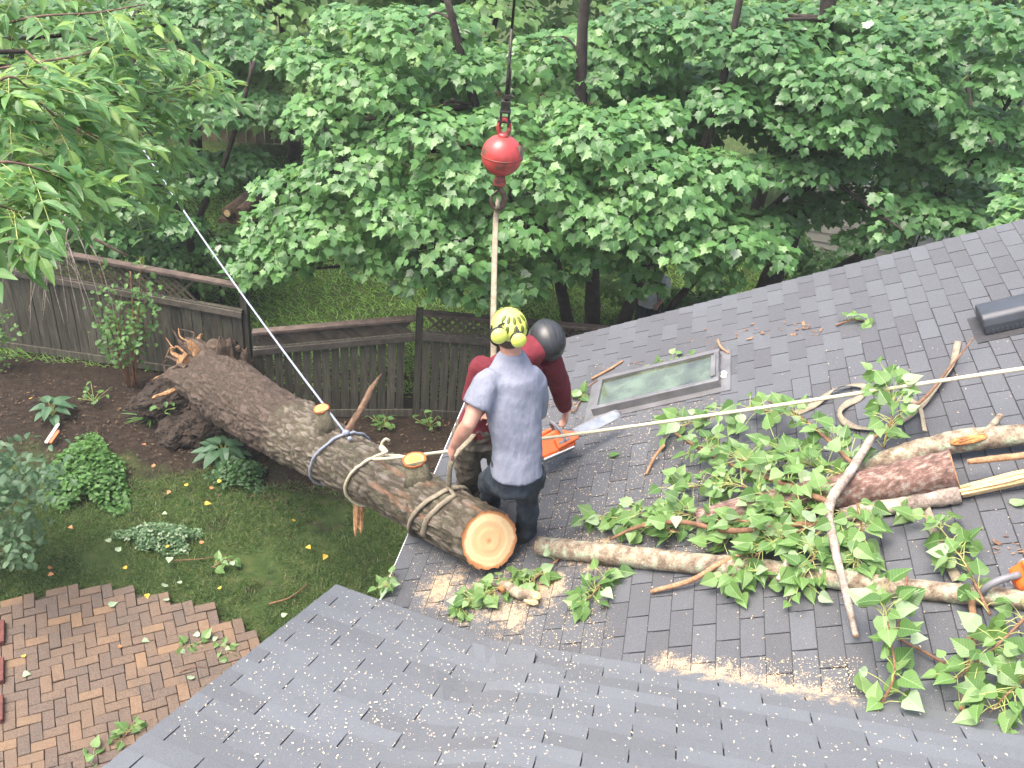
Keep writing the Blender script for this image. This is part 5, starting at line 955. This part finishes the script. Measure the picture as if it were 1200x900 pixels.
fallen_leaves([(199, 653), (271, 662), (137, 646), (213, 683), (191, 687), (191, 601), (130, 634), (128, 710), (167, 750), (234, 743), (222, 796), (27, 790), (195, 704), (253, 746), (330, 722)], PG, 'pg', 'pale green fallen leaf', 'green fallen leaves', .07)
for lab, pts, n in (('leafy sprig lying in the middle of the patio', [(205, 765, .04), (220, 757, .05), (238, 758, .04)], 16), ('leafy sprig on the patio beside the near roof', [(255, 752, .04), (264, 764, .05), (268, 775, .04)], 12), ('dark leafy clump on the patio against the near roof', [(140, 870, .04), (150, 858, .08), (155, 850, .06)], 16), ('leafy sprig at the bottom edge of the patio', [(100, 895, .04), (108, 888, .05), (112, 880, .04)], 9), ('limp green sprig on the lawn below the ground cover', [(248, 665, .05), (258, 660, .06), (268, 655, .05)], 10)):
    spray(lab, pts, n, .09, .085, surf='G', name='leafy_sprig')
for lab, pts, r_ in (('long dark twig lying across the lawn', [(200, 657, .03), (235, 655, .04), (268, 650, .03)], .006), ('bare brown stick on the grass beside the near roof', [(315, 708, .03), (340, 700, .05), (362, 683, .04)], .011), ('thin twig on the patio bricks', [(210, 788, .06), (228, 781, .08), (246, 783, .06)], .005)):
    P = smoothpath([gz(*q) for q in pts], 6); mb = MB(); mb.tube(P, np.linspace(r_, r_*.5, len(P)), 6, jit=.3); o = mb.build('twig', TWIG, smooth=True); tag(o, lab, 'twig')
for lab, a, b, m_ in (('white painted stake lying near the pale edged hosta', (54, 519), (68, 498), plain('white_stake', (.6, .55, .48), .8)), ('orange stake lying beside the white one', (59, 519), (68, 506), plain('orange_stake', (.6, .13, .05), .7))):
    a, b = gz(*a, .05), gz(*b, .07); mb = MB(); d = b-a; mb.box((a+b)/2, d/2, nrm(np.cross(d, Z))*.02, Z*.01); mb.box(b+nrm(d)*.012, nrm(d)*.012, nrm(np.cross(d, Z))*.012, Z*.009); o = mb.build('stake', m_, bevel=.003); tag(o, lab, 'stake')
ed = thing('edging_brick', gz(0, 800), 'dark red edging bricks at the left rim of the patio', 'edging')
for i, (x, y) in enumerate(((-2, 745), (-3, 790), (-4, 835))): c = gz(x, y, .05); mb = MB(); dv_ = nrm(gz(x-1, y+45)-gz(x, y)); mb.box(c, dv_*.14, np.cross(dv_, Z)*.06, Z*.06); mb.build('brick', nm('dark_red_brick', [(.3, (.08, .025, .022)), (.7, (.15, .05, .04))], 20, 5, .85) if i == 0 else bpy.data.materials['dark_red_brick'], ed, bevel=.008)
# ================================================================== grass, chips, sawdust
def sample_ground(n, x0, x1, y0, y1): return np.stack([rng.uniform(x0, x1, n), rng.uniform(y0, y1, n), np.zeros(n)], 1)
P = sample_ground(120000, -7, .2, 5.2, 10.4); q = px(P); ok = ~bed(P[:, 0], P[:, 1]) & (q[:, 0] > -40) & (q[:, 0] < 640) & (q[:, 1] < 900)
inp = np.array([inside(a, poly) if a[1] > 670 else False for a in q]); dens = fbm(P*np.array([2.2, 2.2, 1]), 4, 8); ok &= ~inp & (dens > .3+.2*rng.random(len(P))); P = P[ok]; n = len(P); P[:, 2] = -.01
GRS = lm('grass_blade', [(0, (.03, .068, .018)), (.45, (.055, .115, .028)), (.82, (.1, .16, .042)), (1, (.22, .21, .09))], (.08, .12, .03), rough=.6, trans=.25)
GB = (np.array([(-.05, 0, 0), (.05, 0, 0), (.02, .6, -.06), (0, 1, -.25)]), [(0, 1, 2), (0, 2, 3)])
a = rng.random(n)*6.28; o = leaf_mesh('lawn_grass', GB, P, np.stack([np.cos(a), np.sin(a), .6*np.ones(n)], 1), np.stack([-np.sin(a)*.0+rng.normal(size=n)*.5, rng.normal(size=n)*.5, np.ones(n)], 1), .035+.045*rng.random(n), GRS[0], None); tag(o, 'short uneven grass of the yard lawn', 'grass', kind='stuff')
P = sample_ground(90000, -9, 9, 10.7, 19); q = px(P); P = P[(q[:, 0] > -60) & (q[:, 0] < 1260)]; n = len(P); P[:, 2] = -.01; a = rng.random(n)*6.28
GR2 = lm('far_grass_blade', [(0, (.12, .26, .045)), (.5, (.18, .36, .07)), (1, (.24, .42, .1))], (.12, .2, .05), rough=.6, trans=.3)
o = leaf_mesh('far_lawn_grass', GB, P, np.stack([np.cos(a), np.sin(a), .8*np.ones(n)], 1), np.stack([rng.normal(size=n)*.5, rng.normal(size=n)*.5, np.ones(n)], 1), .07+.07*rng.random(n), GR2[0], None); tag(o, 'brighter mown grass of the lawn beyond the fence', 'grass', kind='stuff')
CHIP = (np.array([(-.3, 0, 0), (.25, -.15, .05), (.32, 1.1, 0), (-.2, .8, .12)]), [(0, 1, 2), (0, 2, 3)])
WC = nm('pale_wood_chip', [(.3, (.36, .28, .18)), (.7, (.7, .63, .48))], 40, 3, .85)
pos = []; Nn = []
while len(pos) < 2600:
    u, v = random.uniform(NU0, 3.), random.uniform(0, 1.7)
    dn_ = .35+.9*math.exp(-((u+.3)/.7)**2) if u < .6 else .3
    if random.random() < dn_*(.5+vnoise(np.array([u*3, v*3, 0.]), 3)): pos.append(npt(u, v, .012)); Nn.append(Z)
n = len(pos); o = leaf_mesh('wood_chips', CHIP, np.array(pos), np.array(Nn)+rand_dirs(n)*.35, rand_dirs(n), .003+.0085*rng.random(n)**2, WC, None); tag(o, 'pale wood chips strewn over the near roof', 'wood chips', kind='stuff')
pos = []
for (x0, x1, y0, y1, n, pw) in ((455, 1200, 395, 850, 1500, 1), (630, 830, 470, 650, 4200, 1), (480, 720, 640, 760, 2600, 1), (700, 1000, 500, 640, 700, 1), (690, 850, 420, 480, 250, 1), (740, 1010, 770, 840, 1800, 1)):
    for k in range(n):
        p_ = gm(random.uniform(x0, x1), random.uniform(y0, y1), .012)
        if EAVE_S < p_@B and p_@A < RAKE_T-.02: pos.append(p_)
n = len(pos); o = leaf_mesh('sawdust', CHIP, np.array(pos), NM+rand_dirs(n)*.4, rand_dirs(n), .003+.008*rng.random(n)**2.5, nm('sawdust_tan', [(.3, (.34, .24, .13)), (.7, (.66, .55, .38))], 60, 3, .9), None); tag(o, 'sawdust and chips scattered over the main roof', 'sawdust', kind='stuff')
P = sample_ground(2500, -7, 1, 8.2, 10.4); P[:, 2] = .01; n = len(P); o = leaf_mesh('leaf_litter', CHIP, P, Z+rand_dirs(n)*.5, rand_dirs(n), .01+.03*rng.random(n), nm('litter', [(.3, (.03, .02, .013)), (.55, (.07, .045, .025)), (.75, (.18, .11, .05))], 8, 4, .9), None); tag(o, 'brown leaf litter on the bare soil by the fence', 'leaf litter', kind='stuff')
pos = np.array([gm(random.gauss(x, 14), random.gauss(y, 5), .014) for x, y in [(720, 440), (700, 460), (770, 430), (830, 400), (870, 392), (905, 388), (935, 384), (660, 475), (955, 390), (1010, 600), (1180, 640)] for k in range(16)]); n = len(pos); o = leaf_mesh('bark_scraps', CHIP, pos, NM+rand_dirs(n)*.4, rand_dirs(n), .01+.03*rng.random(n)**2, nm('bark_scrap', [(.3, (.1, .05, .03)), (.7, (.3, .17, .09))], 12, 4, .9), None); tag(o, 'brown bark scraps strewn across the main roof', 'bark scraps', kind='stuff')
# a person in a white top far behind the maple
c = gz(750, 412); f_ = nrm([-.3, -1, 0]); r_ = nrm([1, -.3, 0]); man3 = thing('person', c, 'person in white top and cap half hidden behind the maple trunk', 'person'); h_ = c+Z*1.5
bd = MB(); head(bd, h_, f_, r_, Z); bd.tube([h_-Z*.2, h_-Z*.03], .055, 12); bd.loft([ell(c+Z*.85, r_, f_, .14, .1), ell(c+Z*1.15, r_, f_, .15, .1), ell(c+Z*1.28, r_, f_, .17, .09), ell(c+Z*1.34, r_, f_, .06, .06)])
for s_ in (-1, 1):
    e_ = c+Z*1.02+r_*s_*.24; w_ = c+Z*.95+r_*s_*.16+f_*.22; bd.tube([c+Z*1.27+r_*s_*.17, e_, w_], [.05, .042, .03], 12); hand(bd, w_, f_, -Z, .17, .6, s_); bd.tube([c+Z*.85+r_*s_*.08, c+Z*.45+r_*s_*.09, c+Z*.07+r_*s_*.09], [.075, .055, .04], 12); boot(c+r_*s_*.09, f_, man3, BLK)
skinned(bd, 'body', SKIN, man3, .012, 3); sh_ = MB(); sh_.loft([ell(c+Z*.8, r_, f_, .17, .13), ell(c+Z*1.1, r_, f_, .175, .125), ell(c+Z*1.29, r_, f_, .19, .11), ell(c+Z*1.36, r_, f_, .08, .075)])
for s_ in (-1, 1): sh_.tube([c+Z*1.28+r_*s_*.15, c+Z*1.06+r_*s_*.23], [.075, .075], 12)
skinned(sh_, 'shirt', cloth('white_cotton', [(.3, (.6, .6, .62)), (.7, (.75, .75, .76))]), man3, .013, 3, .02, .1); tr_ = MB()
for s_ in (-1, 1): tr_.tube([c+Z*.88+r_*s_*.08, c+Z*.45+r_*s_*.09, c+Z*.08+r_*s_*.09], [.105, .085, .075], 14)
skinned(tr_, 'trousers', DEN, man3, .013, 3, .02); mb = MB(); mb.ball(h_+Z*.05, (.095, .11, .085), 18, 12, np.array([r_, f_, Z])); mb.box(h_+Z*.05+f_*.12, r_*.07, f_*.05, Z*.006); mb.build('cap', plain('white_cap', (.7, .7, .72), .8), man3, smooth=True); eyes(h_, f_, r_, Z, man3)
# ================================================================== trees
DBARK = nm('dark_tree_bark', [(.3, (.012, .009, .008)), (.6, (.035, .026, .021)), (.85, (.07, .055, .045))], 10, 6, .95, bs=40, bstr=.6, bdist=.01)
MAPL = lm('maple_leaf', [(0, (.056, .145, .048)), (.4, (.096, .228, .072)), (.75, (.142, .3, .096)), (.97, (.195, .36, .125)), (.994, (.23, .37, .15)), (.997, (.5, .56, .46))], (.2, .29, .19), rough=.38, trans=.4)
MAPB = lm('dark_maple_leaf', [(0, (.046, .12, .044)), (.5, (.08, .195, .066)), (.97, (.13, .275, .098)), (.994, (.16, .29, .1)), (.997, (.45, .5, .42))], (.2, .27, .19), rough=.38, trans=.4)
BACK = lm('back_tree_leaf', [(0, (.065, .145, .04)), (.5, (.115, .23, .06)), (1, (.17, .31, .09))], (.15, .24, .12), rough=.5, trans=.35)
ASH = lm('ash_leaflet', [(0, (.055, .15, .045)), (.5, (.095, .225, .07)), (.85, (.15, .3, .085)), (1, (.26, .4, .08))], (.16, .27, .1), rough=.4, trans=.4)
def lobes_leaves(lobes, size, cover, flat=.52):
    pos = []; N_ = []; T_ = []
    for c, r in lobes:
        n = int(cover*2*math.pi*r*r/(.5*size*size)); r = r*random.uniform(.85, 1.2); d = rand_dirs(n); low = d[:, 2] < -.35; d[low, 2] *= -1
        rad = r*(.5+.55*rng.random(n)**.5)*(.75+.5*fbm(d*1.7+c, 3, 4)); p = c+d*rad[:, None]*np.array([1, 1, flat])
        up_ = np.array([0, -.25, 1.]); N_.append(.8*up_+.5*d+.3*rng.normal(size=(n, 3))); t_ = d+np.array([0, -.2, -.55])+.5*rng.normal(size=(n, 3)); pos.append(p); T_.append(t_)
    return np.concatenate(pos), np.concatenate(N_), np.concatenate(T_)
def tree(label, name, trunks, lobes, size, cover, tpl, key, mats, nobj, limb_r=.035, group=None, every=2, tpl_far=None):
    """trunks: list of (path, r0, r1); each lobe is fed by a limb from the nearest trunk point"""
    base = trunks[0][0][0]; root = thing(name, base*np.array([1, 1, 0]), label, 'tree', group); tp = []
    for path, r0, r1 in trunks:
        P = smoothpath(path, 6); mb = MB(); mb.tube(P, np.linspace(r0, r1, len(P)), 12, jit=.15); mb.build('trunk', DBARK, root, smooth=True); tp.append(P[len(P)//3:])
    tp = np.concatenate(tp)
    for i, (c, r) in enumerate(lobes):
        if i % every: continue
        d = np.linalg.norm(tp-c, axis=1)+np.where(tp[:, 2] > c[2]+.4, 3, 0); s_ = tp[np.argmin(d)]; m_ = s_*.45+c*.55+np.array([random.gauss(0, .12), random.gauss(0, .12), random.uniform(-.05, .25)]); L_ = np.linalg.norm(c-s_)
        P = smoothpath([s_, m_, c, c+(c-m_)*.35], 5); mb = MB(); rb = min(limb_r, .012+.012*L_); mb.tube(P, np.linspace(rb, .006, len(P)), 7, jit=.15)
        for k in range(4): a = P[5+k*2]; b = c+rand_dirs(1)[0]*r*.8*np.array([1, 1, .5]); mb.tube([a, (a+b)/2+Z*.04, b], [.009, .006, .003], 5, caps=False)
        mb.build('limb', DBARK, root, smooth=True)
    pos, N_, T_ = lobes_leaves(lobes, size, cover); foliage(tpl, key, mats, pos, N_, T_, size*(.5+.7*rng.random(len(pos))), root, nobj, tpl_far=tpl_far); return root
def PL(lst): return [(gy(x, y, Y), r) for x, y, Y, r in lst]
def trunkpath(*pts): return [gz(pts[0][0], pts[0][1]) if len(pts[0]) == 2 else np.array(pts[0], float)]+[gy(*q) for q in pts[1:]]
LA = [(330, 300, 10.7, .5), (385, 268, 10.5, .6), (440, 300, 10.5, .5), (350, 225, 11, .5), (420, 195, 10.7, .6), (480, 245, 10.3, .6), (380, 140, 11, .55), (440, 100, 11.1, .6), (505, 160, 10.6, .55), (540, 210, 10.4, .5), (530, 290, 10.2, .55), (560, 340, 10.3, .42), (500, 330, 10.4, .42), (605, 330, 10.3, .42), (620, 270, 10.2, .5), (365, 75, 11.6, .55), (645, 205, 10.3, .55), (705, 165, 10.4, .6), (760, 205, 10.3, .6), (720, 255, 10.1, .6), (800, 245, 10.1, .55), (840, 205, 10.4, .45), (795, 285, 10, .48), (690, 300, 10.3, .4), (850, 285, 9.9, .45), (590, 150, 10.9, .45), (475, 45, 11.4, .55), (545, 85, 11.3, .45), (640, 65, 11.6, .42), (700, 95, 11.7, .42), (835, 320, 10, .35), (752, 330, 10.5, .2), (728, 312, 10.5, .2), (758, 312, 10.4, .22), (770, 338, 10.2, .16), (742, 345, 10.3, .12), (300, 320, 10.9, .35), (570, 255, 10.6, .45), (460, 160, 11, .5), (320, 265, 11.1, .42), (660, 130, 11.3, .4), (770, 140, 11, .45), (650, 310, 10.6, .35), (900, 300, 10.1, .38), (520, 30, 11.9, .45), (410, 30, 11.9, .5)]
backA = [(gy(x, y, Y), .7) for x, y, Y in [(random.uniform(500, 860), random.uniform(60, 270), random.uniform(11.8, 13.2)) for _ in range(20)]]
a0 = np.array([1.05, 11.5, 0])
TA = [([a0, a0+np.array([-.02, 0, .6]), a0+np.array([-.1, -.05, 1.4]), a0+np.array([-.3, -.1, 2.6]), a0+np.array([-.6, -.1, 4.2]), a0+np.array([-.7, 0, 6])], .14, .05), ([a0+np.array([-.25, .05, 0]), a0+np.array([-.35, 0, .8]), a0+np.array([-.8, -.1, 2.2]), a0+np.array([-1.7, -.2, 3.6]), a0+np.array([-2.2, -.2, 5])], .1, .04), ([a0+np.array([.2, .1, 0]), a0+np.array([.35, .05, .9]), a0+np.array([.6, 0, 2.2]), a0+np.array([1.0, 0, 3.6]), a0+np.array([1.1, .2, 5.5])], .11, .04), ([a0+np.array([.6, .3, 0]), a0+np.array([.9, .2, 1.0]), a0+np.array([1.4, .1, 2]), a0+np.array([2.2, 0, 3.2])], .07, .03)]
tree('big maple in the middle hanging over the dark fence', 'maple_tree', TA, PL(LA)+backA, .122, 1.3, MAPLE, 'maple', MAPL, 300)
LB = [(900, 65, 11.6, .55), (860, 125, 11.3, .48), (960, 105, 11.1, .6), (1030, 95, 10.9, .55), (1080, 115, 10.8, .48), (1000, 155, 10.7, .5), (940, 155, 11, .48), (1060, 50, 11.4, .45), (905, 205, 11.1, .4), (820, 45, 11.9, .55), (880, 30, 12.1, .55), (1105, 55, 11.2, .38), (950, 205, 10.9, .36), (1010, 35, 11.9, .48), (890, 270, 10.9, .42), (1075, 250, 10.7, .4), (1125, 255, 10.6, .36), (1150, 150, 10.6, .45), (1195, 95, 10.6, .5), (1170, 35, 10.8, .48), (1135, 185, 10.7, .4), (1190, 200, 10.5, .42), (760, 30, 12, .5), (1000, 285, 11, .3), (1040, 275, 10.9, .3), (940, 60, 12, .5), (1230, 150, 10.6, .45), (1010, 200, 11.2, .35), (1000, 240, 11.6, .42), (1060, 205, 11.5, .42), (1130, 225, 11.4, .42), (1180, 240, 11, .42), (960, 245, 11.7, .42), (1090, 170, 11.4, .42), (1050, 240, 11.8, .4), (1160, 270, 11, .3), (930, 255, 11.4, .35), (1036, 232, 10.2, .13), (1037, 255, 10.1, .11), (1034, 280, 10, .11), (1036, 268, 10.05, .1)]
backB = [(gy(x, y, Y), .75) for x, y, Y in [(random.uniform(840, 1230), random.uniform(20, 230), random.uniform(12.2, 14)) for _ in range(22)]]
b0 = np.array([3.3, 12.2, 0]); TB = [([b0, b0+np.array([0, -.1, 1]), b0+np.array([.1, -.2, 1.8]), b0+np.array([.25, -.1, 3.2]), b0+np.array([0, 0, 5]), b0+np.array([-.2, 0, 6.5])], .2, .07), ([b0+np.array([.1, -.1, 1.2]), b0+np.array([.9, -.3, 1.9]), b0+np.array([1.5, -.4, 2.7]), b0+np.array([2.1, -.4, 3.6])], .11, .04), ([b0+np.array([.9, -.3, 1.9]), b0+np.array([2, -.6, 2.3]), b0+np.array([3.2, -.9, 2.7]), b0+np.array([4.2, -1, 3.3])], .06, .025)]
tree('dark stemmed maple behind the upper edge of the roof', 'maple_tree', TB, PL(LB)+backB, .12, 1.3, MAPLE, 'mapleb', MAPB, 300)
# branch tip reaching over the roof at the right edge
LR = [(1184, 272, 7.4, .17), (1196, 298, 7.3, .14), (1210, 252, 7.5, .22), (1185, 240, 7.8, .15), (1200, 215, 7.9, .18)]
c0 = np.array([5.6, 8.9, 0]); tree('silver leaved maple leaning in over the roof from the right', 'maple_tree', [([c0, c0+Z*2.5, c0+np.array([-.5, -.4, 4.2]), gy(1230, 255, 7.6)+np.array([.3, .2, .1])], .13, .03)], PL(LR), .1, 1.6, MAPLE, 'maples', MAPL, 200, every=1)
# trees on the left behind the fence
LD = [(200, 80, 12.6, .6), (255, 135, 12.4, .55), (170, 150, 12.2, .55), (230, 205, 12.3, .5), (285, 60, 13, .55), (305, 130, 12.8, .45), (130, 120, 12.2, .55), (100, 205, 12, .5), (160, 240, 11.9, .42), (60, 235, 11.8, .45), (20, 205, 11.8, .5), (60, 120, 12.2, .6), (10, 90, 12.3, .6), (120, 40, 12.8, .6), (250, 25, 13.3, .6), (40, 30, 12.8, .6), (210, 265, 11.8, .3), (285, 190, 12.6, .4), (260, 290, 11.9, .28), (130, 280, 11.6, .3), (180, 20, 13.2, .6), (-20, 150, 12, .6)]
d0 = np.array([-4.75, 12.3, 0]); TD = [([d0, d0+np.array([0, 0, .7]), d0+np.array([.02, -.05, 1.3]), d0+np.array([-.2, -.05, 2.2]), d0+np.array([-.5, 0, 4])], .075, .03), ([d0+np.array([.02, -.03, 1.2]), d0+np.array([.3, -.05, 1.8]), d0+np.array([.7, -.1, 2.6]), d0+np.array([1.1, 0, 3.8])], .055, .025), ([d0+np.array([-2.2, .1, 0]), d0+np.array([-2.3, 0, 1.5]), d0+np.array([-2, 0, 4])], .09, .04)]
tree('shady small tree with forked dark trunk behind the left fence', 'small_tree', TD, PL(LD), .12, 1.2, MAPLE, 'small', MAPB, 200)
# background trees
BX = [(-40, 'far left background tree behind the left fence trees'), (220, 'background tree above the tan far fence'), (340, 'thin trunked background tree left of the big maple'), (520, 'background tree at the top left of the crane cable'), (720, 'background tree at the top right of the crane cable'), (920, 'background tree at the top behind the dark stemmed maple'), (1120, 'background tree in the upper right corner')]
for i, (x, lab) in enumerate(BX):
    Yb = 15.5+1.2*(i % 3); lb = []
    for k in range(19): lb.append((gy(x+random.uniform(-125, 125), random.uniform(-130, 150), Yb+random.uniform(-1, 1.5)), random.uniform(.65, 1.05)))
    b = gy(x, 100, Yb+.4); b = b*np.array([1, 1, 0]); tr = [([b, b+np.array([.05, 0, 1.5]), b+np.array([-.1, 0, 3.5]), b+np.array([.1, 0, 7])], .13, .05), ([b+np.array([0, 0, 1.6]), b+np.array([.6, -.1, 3]), b+np.array([1.0, 0, 5])], .07, .03)]
    tree(lab, 'background_tree', tr, lb, .17, 1.0, MAPLE_S, 'back', BACK, 60, every=3)
# low bushes beyond the fence under the maples
for i, (x, y, Yb, lab) in enumerate(((255, 300, 12.6, 'pale leafed bush behind the lattice of the left fence'), (300, 250, 17.5, 'bush beside the log pile at the far fence'), (820, 345, 13.2, 'bush behind the roof edge left of the thick trunk'), (930, 290, 14.5, 'bush behind the roof edge under the dark maple'), (1090, 240, 14.5, 'bush against the pale house'), (150, 290, 12.4, 'dark bush directly behind the left fence'), (40, 270, 12.2, 'dark bush behind the left end of the fence'))):
    c = gy(x, y, Yb); lb = [(np.array([c[0]+random.gauss(0, .45), c[1]+random.gauss(0, .3), max(.2, c[2]+random.uniform(-.4, .15))]), random.uniform(.3, .5)) for k in range(8)]; b = c*np.array([1, 1, 0])
    r_ = tree(lab, 'bush', [([b, b+Z*.3, b+Z*max(.5, c[2])], .03, .012)], lb, .09, 1.1, ROUND, 'bush'+str(i % 2), (BACK, MAPB)[i % 2], 60, .015); r_['category'] = 'bush'
# stacked logs and a far planter glimpsed by the tan fence
lp = thing('log_pile', gz(272, 262), 'small stack of dark logs with a pale cut end at the far fence', 'log pile'); 
for i, (x, y) in enumerate(((262, 262), (275, 263), (288, 262), (268, 254), (282, 254))): c = gz(x, 270)+Z*(.12+.2*(i > 2)); mb = MB(); mb.tube([c, c+np.array([.15, .8, 0])], .11, 12, jit=.1); lo = mb.build('log', DSPL, lp, smooth=True); mb = MB(); mb.tube([c-np.array([.002, .012, 0]), c], .06 if i == 3 else .1, 12); mb.build('cut_end', PALEW if i == 3 else DSPL, lo)
# ================================================================== the near ash branches on the left
ASHTW = nm('ash_twig', [(.3, (.06, .035, .025)), (.7, (.15, .09, .065))], 20, 4, .85); ash0 = np.array([-6.2, 3.6, 0]); root = thing('ash_tree', ash0, 'ash tree at the left whose leafy branches hang into view', 'tree')
mb = MB(); mb.tube(smoothpath([ash0, ash0+Z*2.5, ash0+np.array([.1, .1, 5]), ash0+np.array([.3, .3, 8])], 6), np.linspace(.24, .12, 19), 14, jit=.1); mb.build('trunk', DBARK, root, smooth=True)
AB = [[(-40, 40, 5.2), (40, 20, 5), (110, 15, 5), (170, 5, 5)], [(-60, 90, 4.8), (30, 75, 4.8), (110, 60, 4.9), (150, 28, 5.1)], [(-50, 150, 4.4), (20, 110, 4.3), (70, 140, 4.4), (120, 170, 4.6)], [(-60, 210, 4), (0, 190, 3.9), (50, 200, 4), (80, 215, 4.2)], [(60, 75, 5), (120, 90, 5.3), (180, 110, 5.6), (230, 95, 5.8)], [(90, 40, 5.4), (160, 60, 5.7), (215, 60, 6), (250, 110, 6.1)], [(80, 140, 5.2), (130, 175, 5.4), (150, 215, 5.5)], [(-50, 250, 3.9), (-10, 240, 3.8), (25, 250, 3.9)], [(30, 60, 4.6), (70, 95, 4.6), (110, 110, 4.7)], [(120, 90, 5.6), (170, 150, 5.9), (200, 180, 6)], [(-60, 20, 5), (20, -20, 5), (90, -30, 5.2)], [(0, 190, 4.4), (60, 190, 4.6), (110, 200, 4.8)], [(-30, 120, 4.2), (10, 90, 4.1), (40, 110, 4.2)]]
pos = []; N_ = []; T_ = []; sz = []; ra = MB()
for bi, br in enumerate(AB):
    P = smoothpath([gd(x, y, d) for x, y, d in br], 8); mb = MB(); mb.tube(P, np.linspace(.008, .003, len(P)), 7, jit=.15); mb.build('branch', ASHTW, root, smooth=True)
    st = ash0+np.array([.2, .2, P[0][2]-.6]); mb = MB(); mb.tube(smoothpath([st, (st+P[0])/2+Z*.15, P[0]], 6), np.linspace(.04, .011, 13), 8); mb.build('limb', DBARK, root, smooth=True)
    for k in range(22):
        j = random.randrange(2, len(P)); p = P[j]; d = nrm(rand_dirs(1)[0]*np.array([1, 1, .5])+np.array([.3, .2, -.25])); L_ = random.uniform(.2, .34); mid = nrm(np.cross(d, Z)); upn = nrm(Z+.45*rand_dirs(1)[0]-.2*FW); q_ = [p+d*L_*f-Z*.25*L_*f*f for f in np.linspace(0, 1, 5)]; ra.tube(q_, .0018, 4, caps=False)
        for f_, sd in [(.35, 1), (.35, -1), (.62, 1), (.62, -1), (.88, 1), (.88, -1), (1, 0)]:
            b_ = p+d*L_*f_-Z*.25*L_*f_*f_; pos.append(b_); T_.append(nrm(d*(.7 if sd else 1)+mid*sd*.8-Z*.35+rand_dirs(1)[0]*.2)); N_.append(nrm(upn+rand_dirs(1)[0]*.3)); sz.append(random.uniform(.085, .125))
ra.build('leaf_stalks', PET, root)['kind'] = 'stuff'; foliage(OVAL, 'ash', ASH, np.array(pos), np.array(N_), np.array(T_), np.array(sz), root, 330)
# ================================================================== thin humid air
hz = MB(); hz.box((10, 50, 9), (74, 0, 0), (0, 74, 0), (0, 0, 10)); HZ = bpy.data.materials.new('humid_air'); HZ.use_nodes = True; ht = HZ.node_tree; ht.nodes.remove(ht.nodes['Principled BSDF']); pv = ht.nodes.new('ShaderNodeVolumePrincipled')
pv.inputs['Color'].default_value = (.9, .95, .95, 1); pv.inputs['Density'].default_value = .0014; ht.links.new(pv.outputs[0], ht.nodes['Material Output'].inputs['Volume'])
tag(hz.build('haze', HZ), 'thin pale haze in the humid air', 'haze', kind='stuff')
